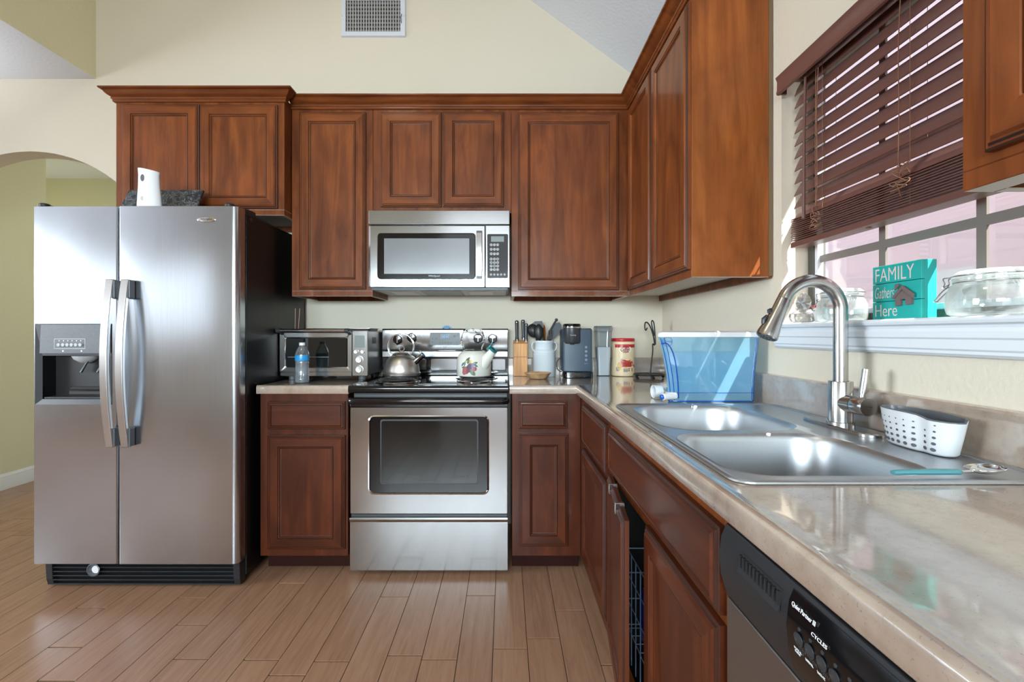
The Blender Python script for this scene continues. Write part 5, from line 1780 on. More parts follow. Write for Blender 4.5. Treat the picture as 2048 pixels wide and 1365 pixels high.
# round blue disc behind the backguard, on the wall
b = MB()
cx, cz = PX(893.5, 2.885), PZ(663, 2.885)
b.lathe([(.034, 0), (.036, .004), (.036, .010), (.032, .013), (.0, .0135)], (cx, 2.892, cz), 36, axis=(0, -1, 0), cap0=True)
wd = b.build('wall_thermometer', plain('pale_blue_ceramic', srgb(150, 190, 220), .35), None, (cx, 2.892, cz), smooth=40)
tag(wd, 'small round pale blue disc on the wall just above the range backguard', 'disc')
b = MB()
for i in range(11):
    a = radians(-20 + 22 * i)
    b.lathe([(.0035, 0), (.0035, .0008), (0, .001)], (cx + .0255 * cos(a), 2.8786, cz + .0255 * sin(a)), 10, axis=(0, -1, 0))
b.build('dark_marks', plain('slate_marks', srgb(70, 100, 130), .5), wd)

# ================================================================== RIGHT OF THE RANGE
YK = 2.78
kb0, kb1 = PX(1027, YK), PX(1055, YK)
bamboo = wood('pale_wood_block', 2, srgb(196, 136, 84), srgb(214, 158, 104), srgb(226, 176, 122), .45, .1)
nb = thing('knife_block', 'pale wooden knife block right of the range', 'knife block', ((kb0 + kb1) / 2, YK, ZC0))
b = MB()
b.prism([(YK, ZC0), (YK, PZ(688, YK)), (YK + .045, PZ(682, YK) + .004), (YK + .075, PZ(682, YK)), (YK + .075, ZC0)], 0, kb0, kb1)
b.build('block', bamboo, nb, smooth=0, bevel=.002)
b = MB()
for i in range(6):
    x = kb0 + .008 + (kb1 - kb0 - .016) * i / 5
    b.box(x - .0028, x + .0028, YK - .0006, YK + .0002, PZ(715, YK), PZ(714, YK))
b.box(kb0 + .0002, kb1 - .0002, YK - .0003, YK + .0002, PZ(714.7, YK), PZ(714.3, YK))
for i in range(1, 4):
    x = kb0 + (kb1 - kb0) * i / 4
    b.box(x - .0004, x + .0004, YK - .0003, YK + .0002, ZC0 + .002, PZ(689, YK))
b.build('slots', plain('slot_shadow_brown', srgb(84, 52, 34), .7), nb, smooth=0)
b = MB()
for i in range(5):
    x = kb0 + .009 + (kb1 - kb0 - .018) * i / 4
    b.box(x - .003, x + .003, YK + .012, YK + .016, PZ(688, YK) + .0055, PZ(688, YK) + .0068)
b.build('top_slots', cavity, nb, smooth=0)
for px0, py0, px1, py1, yy, mt, lab in ((1034.2, 684.5, 1033.5, 641.5, YK + .022, blackmt, 'black-handled knife standing upright in the left of the knife block'), (1047, 681, 1045.8, 640, YK + .052, dgray, 'tallest grey-handled knife at the back of the knife block'), (1052, 684.5, 1052.3, 647.5, YK + .022, dgray, 'shorter grey-handled knife at the right edge of the knife block')):
    p0 = Vector((PX(px0, yy), yy, PZ(py0, yy))); p1 = Vector((PX(px1, yy), yy, PZ(py1, yy)))
    kn = thing('kitchen_knife', lab, 'knife', tuple(p0), 'knives in the wooden block')
    b = MB(); b.tube([p0 + (p1 - p0) * .06, p0 + (p1 - p0) * .12, p0 + (p1 - p0) * .3, p0 + (p1 - p0) * .7, p0 + (p1 - p0) * .96, p1], [.0062, .0072, .006, .007, .0072, .005], 12, flat=(.9, 1.5))
    b.build('handle', mt, kn, smooth=50)
    b = MB(); b.box(p0.x - .0012, p0.x + .0012, yy - .009, yy + .009, p0.z - .004, p0.z + (p1 - p0).z * .08)
    b.build('blade', chrome, kn, smooth=0)
    b = MB()
    for q in (.1, .92):
        c = p0 + (p1 - p0) * q
        b.lathe([(.002, 0), (.002, .001), (0, .0012)], (c.x, c.y - .0105, c.z), 10, axis=(0, -1, 0))
    b.build('rivet', chrome, kn)

# utensil crock
CYK = 2.79; ckx = PX(1088, CYK)
cr = thing('utensil_crock', 'white ceramic milk-can crock full of cooking utensils', 'crock', (ckx, CYK, ZC0))
cer = plain('glazed_white_ceramic', srgb(214, 224, 230), .12, spec=.6)
b = MB()
b.lathe([(0, 0), (.064, 0), (.0665, .004), (.0665, .122), (.0675, .126), (.0675, .131), (.064, .135), (.0665, .139), (.0665, .145), (.062, .152), (.055, .160), (.0545, .190), (.058, .196), (.060, .203), (.059, .208), (.054, .208), (.050, .196), (.050, .15), (.060, .13), (.060, .01), (0, .008)], (ckx, CYK, ZC0), 48)
b.build('crock_body', cer, cr, smooth=35)
for sg in (-1, 1):
    b = MB(); b.tube(spline([(ckx + sg * .054, CYK - .01, ZC0 + .198), (ckx + sg * .066, CYK - .012, ZC0 + .197), (ckx + sg * .073, CYK - .012, ZC0 + .178), (ckx + sg * .068, CYK - .012, ZC0 + .158), (ckx + sg * .060, CYK - .01, ZC0 + .150)], 5), .0048, 10, flat=(1.3, .8))
    b.build('side_handle', cer, cr, smooth=60)
def P3(px, py, y):
    return Vector((PX(px, y), y, PZ(py, y)))
nyl = plain('black_nylon', srgb(38, 38, 40), .4)
navy = plain('dark_slate_nylon', srgb(44, 54, 64), .42)
def spoonhead(b, c, rx, rz, tilt, depth=.012):
    """shallow oval bowl facing the viewer"""
    rings = []
    for q, dz in ((1.0, 0), (.96, -.001), (.8, .006), (.5, .010), (.1, .012)):
        rings.append([(c.x + rx * q * cos(t_) * cos(tilt) - rz * q * sin(t_) * sin(tilt), c.y - depth * dz / .012, c.z + rx * q * cos(t_) * sin(tilt) + rz * q * sin(t_) * cos(tilt)) for t_ in [2 * pi * i / 28 for i in range(28)]])
    rings.append([(p[0], c.y + .003, p[2]) for p in rings[0]])
    b.loops(rings[:-1], 0, True, False, True)
    b.loops([rings[0], rings[-1]], 0, True, False, True)
def utensil(name, lab, base, neck, head, mt, kind):
    t_ = thing(name, lab, 'utensil', tuple(base), 'utensils in the white crock')
    b = MB(); b.tube([base, neck], [.0045, .005], 10)
    b.build('handle', mt if kind != 'amber' else nyl, t_)
    b = MB(); head(b)
    b.build('head', mt, t_, smooth=50)
zb = ZC0 + .06
utensil('cooking_spoon', 'black nylon spoon with pointed oval bowl at front of the crock', Vector((ckx + .004, CYK - .02, zb)), P3(1079, 680, CYK - .02), lambda b: spoonhead(b, P3(1077.8, 665, CYK - .035), .0255, .048, .05), nyl, 0)
utensil('ladle', 'black ladle with round bowl at the left of the crock', Vector((ckx - .012, CYK + .005, zb)), P3(1072, 674, CYK), lambda b: spoonhead(b, P3(1066.3, 662, CYK), .034, .041, .35, .02), nyl, 0)
def turner(b):
    y = CYK + .02
    pts_ = [P3(1057.2, 652.5, y), P3(1058.8, 656, y), P3(1072, 648.5, y), P3(1081, 650, y), P3(1085.5, 658, y), P3(1087, 652, y), P3(1084, 642.4, y), P3(1070, 643, y)]
    b.loops([pts_, [p + Vector((0, .003, 0)) for p in pts_]], 0, True, True, True)
utensil('spatula', 'black spatula tilted to the left behind the two black spoons', Vector((ckx + .01, CYK + .02, zb)), P3(1086, 656, CYK + .021), turner, nyl, 0)
def amb(b):
    y = CYK - .005
    b.tube([P3(1090, 683, y), P3(1089.5, 668, y), P3(1088.5, 655, y), P3(1088, 650, y)], [.007, .013, .013, .007], 12, flat=(1, .4))
utensil('cooking_spoon', 'amber translucent spoon between the black spoons and the tongs', Vector((ckx, CYK - .005, zb)), P3(1090, 680, CYK - .005), amb, amber, 'amber')
def fork(b):
    y = CYK - .024
    for dx in (-3.5, 0, 3.5):
        b.tube([P3(1099.5 + dx * .6, 680, y), P3(1101 + dx, 668, y), P3(1101.5 + dx, 661, y)], [.004, .0042, .003], 8)
    b.tube([P3(1099.5, 684, y), P3(1099.5, 679, y)], [.006, .009], 10)
utensil('pasta_fork', 'black slotted utensil head in the front right of the crock', Vector((ckx + .02, CYK - .024, zb)), P3(1099.5, 682, CYK - .024), fork, nyl, 0)
def paddle(b):
    y = CYK + .012
    pts_ = [P3(*p, y) for p in ((1103, 680), (1109, 676), (1117, 668), (1122, 658), (1122.5, 650), (1119, 645), (1112, 646), (1104, 655), (1100, 668), (1099, 678))]
    b.loops([pts_, [p + Vector((0, .004, 0)) for p in pts_]], 0, True, True, True)
utensil('turner', 'large dark slate rounded turner at the right of the crock', Vector((ckx + .01, CYK + .014, zb)), P3(1101, 676, CYK + .014), paddle, navy, 0)
t_ = thing('tongs', 'black tongs handle leaning to the upper right out of the crock', 'utensil', (ckx + .012, CYK - .004, zb), 'utensils in the white crock')
b = MB(); b.tube([Vector((ckx + .012, CYK - .006, zb)), P3(1096, 676, CYK - .008), P3(1100, 662, CYK - .01), P3(1109, 646, CYK - .01), P3(1114.5, 638, CYK - .01)], [.005, .008, .0085, .0095, .009], 14, flat=(1, .6))
b.build('handle', nyl, t_, smooth=60)
b = MB(); b.lathe([(.0095, 0), (.0095, .002), (.006, .003), (0, .003)], P3(1112.5, 640.5, CYK - .012), 14, axis=(0, -1, 0))
b.build('hanging_ring', blackmt, t_)

# little wooden dish
DY = 2.635
dx_ = PX(1075.5, DY)
b = MB()
nn_ = 16
def wob(u):
    return 1 + .035 * cos(2 * pi * u * 8)
b.lathe([(0, 0), (.045, 0), (.052, .004), (.066, .027), (.0728, .031), (.0718, .034), (.064, .031), (.048, .007), (0, .005)], (dx_, DY, ZC0), 48, wob=wob)
tag(b.build('wooden_dish', wood('pale_carved_wood', 0, srgb(150, 112, 80), srgb(184, 146, 108), srgb(206, 172, 136), .5, 0), None, (dx_, DY, ZC0), smooth=40), 'small scalloped wooden dish in front of the crock and knife block', 'dish')

# coffee maker
YC = 2.672
cf = thing('coffee_maker', 'slim slate-blue single-serve coffee maker beside the crock', 'coffee maker', (PX(1157, YC), YC + .1, ZC0))
x0, x1 = PX(1127.5, YC), PX(1186, YC)
slate = plain('slate_blue_matte', srgb(62, 78, 94), .4)
b = MB()
b.prism([(x, y) for x, y in rrect(x0, x1, YC + .02, YC + .20, .012, 4)], 2, ZC0 + .034, PZ(658.5, YC + .02))
cb = b.build('housing', slate, cf, smooth=30, bevel=.003)
b = MB()
b.prism(rrect(PX(1163, YC) , x1 - .004, YC + .03, YC + .19, .01, 4), 2, PZ(658.5, YC + .02) + .0003, PZ(658.5, YC + .02) + .004)
b.build('reservoir_lid', blackmt, cf, smooth=30)
hx = (PX(1128, YC) + PX(1163, YC)) / 2; hr = (PX(1163, YC) - PX(1128, YC)) / 2
b = MB()
b.lathe([(hr * .82, PZ(688, YC)), (hr * .9, PZ(687, YC)), (hr, PZ(684, YC)), (hr, PZ(657, YC))], (hx, YC + .035, 0), 36, cap0=True, cap1=True)
b.lathe([(.012, PZ(690, YC)), (.014, PZ(687.5, YC))], (hx, YC + .02, 0), 16, cap0=True)
hd_ = b.build('brew_head', dgray, cf, smooth=40)
b = MB(); b.lathe([(hr * 1.0, PZ(657, YC) + .0004), (hr * 1.02, PZ(655, YC)), (hr * 1.02, PZ(649.5, YC)), (hr * .95, PZ(648, YC)), (0, PZ(648, YC))], (hx, YC + .035, 0), 36, cap0=True)
b.build('brew_head_lid', blackgl, hd_, smooth=40)
b = MB(); b.lathe([(hr * 1.012, PZ(656.6, YC)), (hr * 1.025, PZ(656, YC)), (hr * 1.025, PZ(654.2, YC)), (hr * 1.012, PZ(653.6, YC))], (hx, YC + .035, 0), 36)
b.build('chrome_band', chrome, hd_, smooth=40)
text('Keurig', hd_, lgray, (hx, YC + .035 - hr - .0003, PZ(671, YC)), (1, 0, 0), (0, 0, 1), width=.032, height=.010, depth=.0006)
b = MB()
for py in (695, 703.5, 712, 720.5):
    b.lathe([(.0072, 0), (.0072, .0012), (.0058, .0012), (.0058, .0006), (.002, .0009), (0, .0009)], (PX(1173.5, YC), YC + .0198, PZ(py, YC)), 18, axis=(0, -1, 0))
b.build('brew_buttons', plain('button_outline_grey', srgb(120, 134, 146), .4), cb, smooth=40)
text('BREW', cb, lgray, (PX(1173.5, YC), YC + .0196, PZ(728, YC)), (1, 0, 0), (0, 0, 1), width=.02, height=.0028, depth=.0003)
b = MB()
b.prism(rrect(x0 + .001, x1 + .002, YC - .012, YC + .20, .022, 5), 2, ZC0, ZC0 + .0336)
bs = b.build('base', blackgl, cf, smooth=30, bevel=.002)
b = MB()
for i in range(3):
    b.box(x0 + .02, x1 - .02, YC - .0128, YC - .0122, ZC0 + .012 + .007 * i, ZC0 + .0135 + .007 * i)
b.build('drip_grille', blackch, bs, smooth=0)

b = MB()
my = YC + .15
b.tube(spline([(x0 + .0005, my, PZ(719, my)), (PX(1122, my), my, PZ(715.5, my)), (PX(1115, my), my, PZ(722, my)), (PX(1113.5, my), my, PZ(731, my)), (PX(1116, my), my, PZ(740, my)), (PX(1122, my), my, PZ(743.5, my)), (PX(1127, my), my, PZ(741, my)), (x0 + .0005, my, PZ(735, my))], 6), .0026, 8)
b.build('power_cord', blackmt, cf, smooth=60)

# sugar canister
YS_ = 2.785
sc_ = thing('storage_canister', 'tall clear square canister half full of sugar with grey lid', 'canister', (PX(1209, YS_), YS_ + .04, ZC0))
sx0, sx1 = PX(1192.5, YS_), PX(1226, YS_)
def sqr(q, ins, z):
    e = .010 * q
    return [(x, y, z) for x, y in rrect(sx0 + .012 - e + ins, sx1 - .012 + e - ins, YS_ + .012 - e + ins, YS_ + .082 + e - ins, .012, 4)]
b = MB(); b.loops([sqr(0, .004, ZC0), sqr(0, 0, ZC0 + .003), sqr(.3, 0, ZC0 + .1), sqr(1, 0, PZ(662, YS_))], 0, True, True, False)
b.build('container', smoke, sc_, smooth=40)
b = MB(); b.loops([sqr(0, .004, ZC0 + .003), sqr(.3, .003, ZC0 + .1), sqr(.6, .003, PZ(695, YS_)), [(x, y, z + .004 * sin(x * 90)) for x, y, z in sqr(.5, .02, PZ(694, YS_))]], 0, True, True, True)
b.build('sugar', plain('white_sugar', srgb(232, 234, 236), .8, bump=(300, .2)), sc_, smooth=40)
b = MB(); b.loops([sqr(1, .002, PZ(663, YS_)), sqr(1, -.002, PZ(662, YS_) + .0004), sqr(1.1, -.003, PZ(655, YS_)), sqr(1, .002, PZ(653.6, YS_))], 0, True, True, True)
b.build('lid', smoke, sc_, smooth=30)
b = MB(); b.loops([sqr(1, -.0005, PZ(653.5, YS_)), sqr(1, -.0005, PZ(652.4, YS_))], 0, True, True, True)
b.build('lid_top', grayp, sc_, smooth=0)

# creamer
YA = 2.765
ac = thing('creamer_canister', 'cream-coloured plastic creamer canister with red lid and cup picture', 'canister', (PX(1245.5, YA), YA + .05, ZC0))
cream = plain('cream_plastic', srgb(234, 214, 178), .3)
cxa, cya = PX(1245.5, YA + .05), YA + .046
def cring(r, z, sq=.86):
    out = []
    for i in range(48):
        a = 2 * pi * i / 48
        c_, s_ = cos(a), sin(a)
        out.append((cxa + r * (abs(c_) ** sq) * (1 if c_ > 0 else -1), cya + r * .92 * (abs(s_) ** sq) * (1 if s_ > 0 else -1), ZC0 + z))
    return out
b = MB(); b.loops([cring(.060, 0), cring(.065, .003), cring(.0665, .012), cring(.066, .06), cring(.0635, .11), cring(.0655, .16), cring(.0655, .195), cring(.062, .203)], 0, True, True, True)
b.build('body', cream, ac, smooth=40)
red = plain('red_plastic', srgb(186, 32, 44), .3)
b = MB(); b.loops([cring(.0655, .2035), cring(.0665, .205), cring(.0665, .219), cring(.064, .222)], 0, True, True, True)
b.build('lid', red, ac, smooth=40)
def cwall(u, z, d=.0006):
    """point on the canister front"""
    r_ = .0665 + d
    if z > .06: r_ = .066 - .0025 * min(1, (z - .06) / .05) + (.002 * max(0, min(1, (z - .11) / .05))) + d
    a = -pi / 2 + u
    c_, s_ = cos(a), sin(a)
    return Vector((cxa + r_ * (abs(c_) ** .86) * (1 if c_ > 0 else -1), cya + r_ * .92 * (abs(s_) ** .86) * (1 if s_ > 0 else -1), ZC0 + z))
def band(b, u0, u1, z0, z1, mi=0, d=.0006, n=16):
    b.loops([[cwall(u0 + (u1 - u0) * i / n, z0, d) for i in range(n + 1)], [cwall(u0 + (u1 - u0) * i / n, z1, d) for i in range(n + 1)]], mi, False)
b = MB(); band(b, -.95, 1.25, .168, .187)
lb = b.build('label_band', red, ac, smooth=60)
b = MB()
cu0, cz0 = .12, .066
def oval(u, z, ru, rz, mi, d, n=22):
    b.poly([cwall(u + ru / .066 * cos(2 * pi * i / n), z + rz * sin(2 * pi * i / n), d) for i in range(n)], mi)
oval(-.02, .158, .034, .022, 4, .0009)
b.loops([[cwall(cu0 - (.036 - .012 * q) / .066 + (.072 - .024 * q) / .066 * i / 10, .098 - .044 * q, .0008) for i in range(11)] for q in (0, .25, .5, .75, .95)], 0, False)
oval(cu0, .098, .036, .014, 1, .0011)
oval(cu0, .096, .031, .011, 2, .0014)
oval(cu0 + .05, .097, .012, .004, 3, .0017)
for i in range(14):
    a0, a1 = radians(-80 + 160 * i / 14), radians(-80 + 160 * (i + 1) / 14)
    b.poly([cwall(cu0 + .40 + (r_ * cos(a)) / .066, .074 + r_ * 1.1 * sin(a), .0009) for r_, a in ((.008, a0), (.014, a0), (.014, a1), (.008, a1))], 0)
oval(-.48, .060, .014, .024, 5, .0010)
oval(-.28, .048, .026, .008, 5, .0012)
for u, z, ru, rz, mi in ((-.66, .043, .010, .012, 6), (.02, .037, .010, .010, 6), (.42, .045, .014, .003, 0), (.42, .035, .014, .004, 0), (.9, .062, .008, .008, 7)):
    b.poly([cwall(u + sx_ * ru / .066, z + sz_ * rz, .0008) for sx_, sz_ in ((-1, -1), (1, -1), (1, 1), (-1, 1))], mi)
b.build('label_picture', [plain('cup_red', srgb(176, 52, 48), .35), whitepl, plain('coffee_cream', srgb(226, 190, 130), .4), plain('coffee_foam', srgb(240, 214, 160), .4), plain('label_cream', srgb(248, 236, 214), .4), plain('biscuit', srgb(222, 182, 116), .5), plain('label_grey', srgb(150, 150, 150), .5), plain('label_brown', srgb(150, 84, 60), .5)], lb, smooth=0, recalc=False)
pur = plain('plum_lettering', srgb(140, 36, 76), .4)
nb_ = plain('blue_lettering', srgb(40, 70, 160), .4)
yl = cwall(0, .155, .0022)
text('Nestlé', lb, nb_, (cxa + .006, yl.y, ZC0 + .169), (1, 0, 0), (0, 0, 1), width=.020, height=.005, depth=.0004)
text('Coffee', lb, pur, (cxa - .002, yl.y, ZC0 + .158), (1, .04, .12), (-.12, 0, 1), width=.055, height=.020, depth=.0004, bold=.015, shear=.2)
text('-mate', lb, pur, (cxa + .001, yl.y, ZC0 + .1435), (1, .04, .12), (-.12, 0, 1), width=.036, height=.011, depth=.0004, bold=.015, shear=.2)

# paper towel holder
YH = 2.69; hx_ = PX(1297, YH)
iron = plain('black_wrought_iron', srgb(28, 27, 28), .4, .3)
b = MB()
for i in range(5):
    a = 2 * pi * i / 5 + .9
    b.ball((hx_ + .078 * cos(a), YH + .078 * sin(a), ZC0 + .0085), .0085, n=14, m=8)
ring = [(hx_ + .080 * cos(2 * pi * i / 40), YH + .080 * sin(2 * pi * i / 40), ZC0 + .018) for i in range(40)]
b.tube(ring, .0045, 8, closed=True)
b.lathe([(0, .0165), (.079, .0165), (.079, .019), (0, .019)], (hx_, YH, ZC0), 40)
rx = hx_ + .016
st_ = [(rx - .006, YH, ZC0 + .018), (rx + .0, YH, ZC0 + .08), (rx + .008, YH, ZC0 + .15), (rx + .008, YH, ZC0 + .19)]
def Q(px, py):
    return (PX(px, YH), YH, PZ(py, YH))
b.tube(spline(st_ + [Q(1309, 690), Q(1306.5, 672), Q(1301, 655), Q(1295, 646), Q(1290.5, 646), Q(1289.5, 655), Q(1291.5, 661), Q(1294.5, 656)], 6), .0036, 10)
b.tube(spline([Q(1311, 690), Q(1310, 668), Q(1308, 648), Q(1305, 641.5), Q(1303, 645), Q(1304.5, 655), Q(1309, 672)], 6), .0034, 10)
tag(b.build('paper_towel_holder', iron, None, (hx_, YH, ZC0), smooth=60), 'empty black wrought-iron paper towel holder with scrolled top in the corner', 'paper towel holder')

# ================================================================== BLIND
bw = plain('walnut_brown_blind', srgb(110, 75, 68), .30, spec=.6)
kk = bw
bl_ = thing('window_blind', 'brown horizontal slat blind half raised over the sink window', 'blind', (.985, 1.18, 2.06))
Y0, Y1 = .725, 1.622
b = MB()
b.box(.962, 1.008, Y0 + .006, Y1 - .008, 2.015, 2.058)
b.build('head_rail', bw, bl_, smooth=0, bevel=.001, seg=1)
b = MB()
VX = .925
vp = [(VX + .010, 1.972), (VX + .002, 1.974), (VX, 1.980), (VX + .003, 1.990), (VX + .003, 2.018), (VX, 2.026), (VX - .003, 2.032), (VX + .010, 2.036)]
b.prism(vp, 1, Y0 - .008, Y1)
for y in (Y0 - .008, Y1 - .0085):
    b.box(VX + .0101, .958, y, y + .0085, 1.974, 2.036)
b.build('valance', bw, bl_, smooth=30, bevel=.0008, seg=1)
# open slats
def slat(b, z, ang, x=.992, w=.0252, t=.0014, y0=Y0, y1=Y1 - .012):
    c, s = cos(ang), sin(ang)
    pr = []
    for u, v in ((-w, -t), (0, -t + .0012), (w, -t), (w, t), (0, t + .0012), (-w, t)):
        pr.append((x + u * c - v * s, z + u * s + v * c))
    b.prism(pr, 1, y0, y1)
b = MB()
zz = 1.987
zs_ = []
k_ = 0
while zz > 1.598:
    slat(b, zz, radians(66 if k_ < 8 else 62))
    zs_.append(zz)
    zz -= .0425
    k_ += 1
for z, a in ((zz + .002, 60),):
    slat(b, z, radians(a)); zs_.append(z)
b.build('open_slats', bw, bl_, smooth=0)
b = MB()
rs = random.Random(3)
n_st = 12
for i in range(n_st):
    z = 1.4745 + i * .0065
    slat(b, z, radians(rs.uniform(1.5, 3)), .995 + rs.uniform(-.0015, .0015), .025, .0015)
b.build('stacked_slats', bw, bl_, smooth=0)
b = MB()
b.prism([(.969, 1.450), (1.021, 1.450), (1.021, 1.466), (1.017, 1.470), (.973, 1.470), (.969, 1.466)], 1, Y0 - .002, Y1 - .010)
br = b.build('bottom_rail', bw, bl_, smooth=0, bevel=.0015)
b = MB()
for y in (1.30, .95):
    b.cyl((.995, y, 1.4498), (.995, y, 1.4475), .007, n=16)
b.build('cord_plug', plain('tan_plug', srgb(150, 112, 88), .5), br)
cordm = plain('tan_cord', srgb(150, 108, 84), .7)
cpale = plain('pale_cord', srgb(214, 176, 148), .7)
# tilt wand
b = MB()
b.tube([(.952, 1.505, 1.985), (.949, 1.507, 1.80), (.948, 1.508, 1.525)], [.004, .0045, .0055], 8)
b.lathe([(.003, 0), (.004, .012), (.003, .02)], (.952, 1.505, 1.985), 8)
b.build('tilt_wand', bw, bl_, smooth=60)
# ladder strings and lift cords
b = MB()
for y in (1.455, 1.14, .80):
    for x in (.972, 1.014):
        b.tube([(x, y, 2.0), (x, y, 1.47)], .0007, 5)
    for z in zs_:
        b.tube([(.972, y, z - .024), (1.014, y, z - .004 + .024)], .0005, 4)
b.build('ladder_strings', cordm, bl_, smooth=60)
def tangle(y, zt, zb, w, seed, n=26):
    r_ = random.Random(seed)
    pts_ = [(.958, y, 1.985), (.954, y + .002, 1.85), (.953, y - .001, 1.72), (.953, y, zt + .05)]
    for i in range(n):
        q = i / n
        pts_.append((.950 + r_.uniform(-.012, .012), y + r_.uniform(-w, w), zt - (zt - zb) * q + r_.uniform(-.014, .014)))
    return spline(pts_, 5)
for y, zt, zb, w, sd, m_ in ((1.452, 1.54, 1.475, .014, 5, cordm), (1.15, 1.575, 1.505, .026, 9, cordm)):
    b = MB(); b.tube(tangle(y, zt, zb, w, sd, 30), .0012, 6)
    o = b.build('lift_cord', m_, bl_, smooth=60)
    o['label'] = 'tangled tan lift cord'
b = MB()
b.tube([(.957, 1.462, 1.985), (.955, 1.463, 1.75), (.955, 1.461, 1.55)], .0009, 5)
b.build('lift_cord', cordm, bl_, smooth=60)

# ================================================================== THINGS ON THE WINDOW SILL
ZS = 1.1965
# painted block sign
SX = .993
sy0, sy1 = PX(0, 1) * 0 + SX * F / (1843 - CX), SX * F / (1745.5 - CX)
tq = plain('turquoise_paint', srgb(30, 168, 162), .5, bump=(120, .1))
sg = thing('block_sign', 'turquoise wooden block sign reading FAMILY Gathers Here on the window sill', 'sign', (SX + .018, (sy0 + sy1) / 2, ZS))
zt = ZS + .1425
b = MB()
hgt = (zt - ZS) / 3
for i in range(3):
    b.box(SX, SX + .0085, sy0, sy1, ZS + hgt * i + .0007, ZS + hgt * (i + 1) - .0007)
b.build('front_boards', tq, sg, smooth=0, bevel=.0008, seg=1)
b = MB(); b.box(SX + .0086, SX + .037, sy0, sy1, ZS + .0003, zt - .0005)
b.build('box', tq, sg, smooth=0, bevel=.0008, seg=1)
pale = plain('pale_pink_white_paint', srgb(222, 208, 204), .6)
R_, U_ = (0, -1, 0), (0, 0, 1)
wS = sy1 - sy0
def sgp(u, v):
    return (SX - .0004, sy1 - wS * u, ZS + (zt - ZS) * v)
text('FAMILY', sg, pale, sgp(.47, .825), R_, U_, width=wS * .80, height=.034, bold=-.004)
text('Gathers', sg, pale, sgp(.27, .50), R_, U_, width=wS * .42, height=.030, bold=-.01, shear=.25)
text('Here', sg, pale, sgp(.30, .17), R_, U_, width=wS * .47, height=.031, bold=-.006)
gw = plain('weathered_grey_wood', srgb(110, 94, 92), .7, bump=(120, .5))
b = MB()
def hs(pts_, d0=.0002, d1=.0065):
    a_ = [(SX - d0, sgp(u, v)[1], sgp(u, v)[2]) for u, v in pts_]
    c_ = [(SX - d1, p[1], p[2]) for p in a_]
    b.loops([a_, c_], 0, True, True, True)
hs([(.545, .23), (.645, .24), (.645, .345), (.745, .35), (.745, .245), (.86, .25), (.86, .42), (.70, .57), (.545, .41)])
hs([(.50, .40), (.70, .59), (.92, .43), (.92, .38), (.90, .355), (.70, .52), (.53, .36), (.50, .365)], .0066, .0095)
hs([(.55, .51), (.55, .62), (.625, .625), (.625, .58)], .0066, .0085)
o = b.build('house_ornament', gw, sg, smooth=0)
o['label'] = 'small weathered grey wooden house'

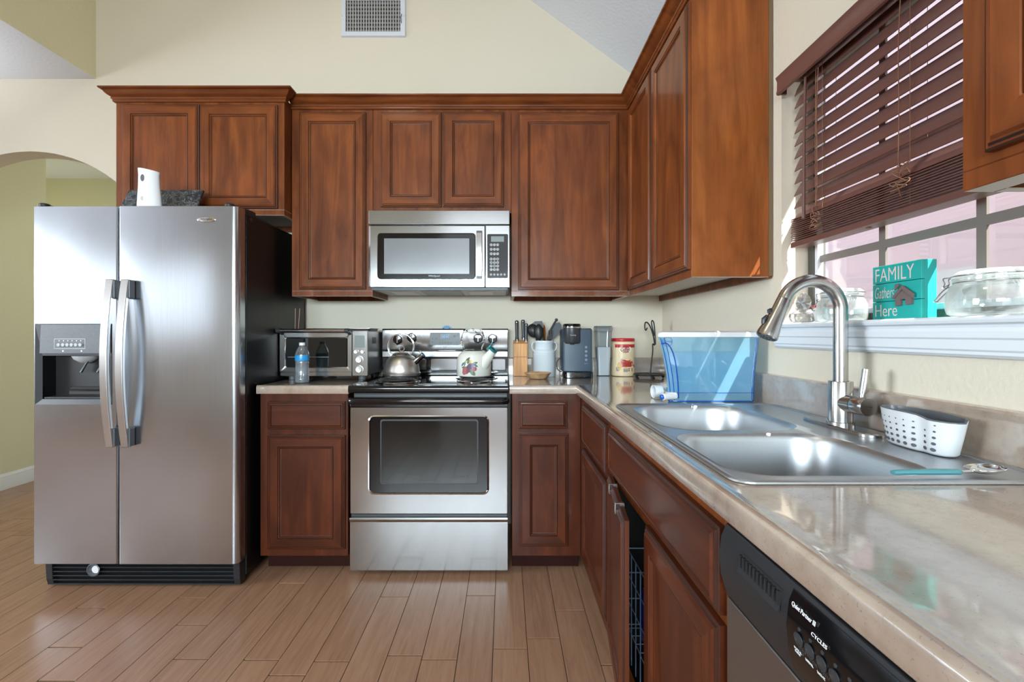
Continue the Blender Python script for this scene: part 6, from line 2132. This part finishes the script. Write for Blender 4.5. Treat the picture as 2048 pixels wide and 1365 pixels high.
# clip-top jars
steelw = plain('jar_wire', (.42, .43, .44, 1), .25, 1.0)
def jar(cx, cy, r, h, label, name='glass_jar'):
    t_ = thing(name, label, 'jar', (cx, cy, ZS), 'clip-top jars on the window sill')
    b = MB()
    b.lathe([(0, .004), (r * .8, .004), (r * .93, .008), (r * .97, .02), (r * .98, h * .30), (r * .96, h * .48), (r * .88, h * .62), (r * .80, h * .68), (r * .78, h * .74), (r * .82, h * .76), (r * .82, h * .80), (r * .79, h * .80)], (cx, cy, ZS), 48)
    b.lathe([(r * .84, .0005), (r * .96, .005), (r, .016), (r * 1.005, h * .30), (r * .985, h * .49), (r * .9, h * .64), (r * .83, h * .69), (r * .81, h * .735), (r * .845, h * .755), (r * .845, h * .80), (r * .79, h * .805)], (cx, cy, ZS), 48, cap0=True)
    b.build('glass_body', jarglass, t_, smooth=40)
    b = MB()
    b.lathe([(r * .845, h * .81), (r * .86, h * .83), (r * .86, h * .88), (r * .80, h * .93), (r * .70, h * .97), (r * .5, h * .985), (0, h * .985)], (cx, cy, ZS), 48, cap0=True)
    b.lathe([(r * .80, h * .82), (r * .80, h * .87), (r * .66, h * .95), (0, h * .96)], (cx, cy, ZS), 48)
    b.build('glass_lid', jarglass, t_, smooth=40)
    b = MB()
    for hz in (.72, .855):
        b.tube([(cx + r * (.825 if hz < .8 else .872) * cos(2 * pi * i / 44), cy + r * (.825 if hz < .8 else .872) * sin(2 * pi * i / 44), ZS + h * hz) for i in range(44)], .0011, 6, closed=True)
    # the bail clip hangs on the far left side, towards the room
    ux, uy = -.42, .907
    px_, py_ = -uy, ux
    def cp(d, s_, z):
        return (cx + ux * r * d + px_ * s_, cy + uy * r * d + py_ * s_, ZS + h * z)
    for s_ in (-.012, .012):
        b.tube(spline([cp(.87, s_, .86), cp(1.04, s_, .855), cp(1.02, s_ * .8, .74), cp(1.06, s_ * .7, .66), cp(.9, s_, .72)], 4), .0012, 6)
        b.tube(spline([cp(.9, s_, .66), cp(1.06, s_ * .9, .58), cp(1.30, s_ * .6, .36)], 4), .0013, 6)
    b.tube([cp(1.30, -.0072, .36), cp(1.30, .0072, .36)], .0013, 6)
    b.tube([cp(1.06, -.012, .655), cp(1.06, .012, .655)], .0013, 6)
    b.build('wire_bail', steelw, t_, smooth=60)
    b = MB()
    b.lathe([(r * .865, h * .80), (r * .868, h * .805), (r * .865, h * .81)], (cx, cy, ZS), 44)
    b.build('seal', plain('pale_rubber_seal', srgb(220, 224, 222), .5), t_)
    return t_
jar(1.012, .985, .074, .099, 'clear glass clip-top jar on the sill right of the turquoise sign, nearer the camera')
jar(.996, 1.405, .064, .098, 'clear clip-top jar on the sill left of the turquoise sign, partly behind it')

# cut-glass star ornament / candy dish, and white tub with red lid
cg = glassy('cut_glass', (.97, .99, .98, 1), .3, (1, 1, 1, 1), .18, edge=.5, rough=.08)
od_ = thing('cut_glass_dish', 'cut-glass dish with starburst top on the sill, seen through the faucet arch', 'dish', (1.0, 1.575, ZS))
b = MB()
cx, cy = .992, 1.580
def fac(u):
    return 1 + .05 * cos(2 * pi * u * 12)
b.lathe([(.0, .002), (.026, .0005), (.034, .004), (.040, .018), (.038, .030), (.024, .040), (.021, .044)], (cx, cy, ZS), 48, wob=fac)
b.build('dish_base', cg, od_, smooth=25)
b = MB()
for i in range(14):
    a = 2 * pi * i / 14
    ln = .034 if i % 2 else .027
    c = Vector((cx - .004, cy, ZS + .066))
    d = Vector((.15 * cos(a), .55 * cos(a) * 1.0, sin(a)))
    d = Vector((0.25 * cos(a), -.9 * cos(a), sin(a))).normalized()
    b.tube([c, c + d * ln * .5, c + d * ln], [.0022, .0034, .0006], 6)
b.lathe([(0, -.008), (.02, -.006), (.032, 0), (.020, .007), (0, .009)], (cx - .002, cy, ZS + .066), 28, axis=(-.9, -.3, 0), wob=fac)
b.build('starburst', cg, od_, smooth=20)
tb = thing('plastic_tub', 'small white tub with bright red lid on the sill behind the faucet arch', 'tub', (1.012, 1.50, ZS))
b = MB()
b.lathe([(0, 0), (.024, 0), (.027, .003), (.033, .036), (.034, .046)], (1.012, 1.502, ZS), 36)
b.build('tub_body', plain('translucent_white', srgb(226, 228, 228), .35), tb, smooth=40)
b = MB()
b.lathe([(.033, .0462), (.0365, .047), (.0368, .0525), (.034, .054), (0, .0542)], (1.012, 1.502, ZS), 36, cap0=True)
b.build('tub_lid', plain('bright_red_lid', srgb(214, 42, 40), .35), tb, smooth=40)
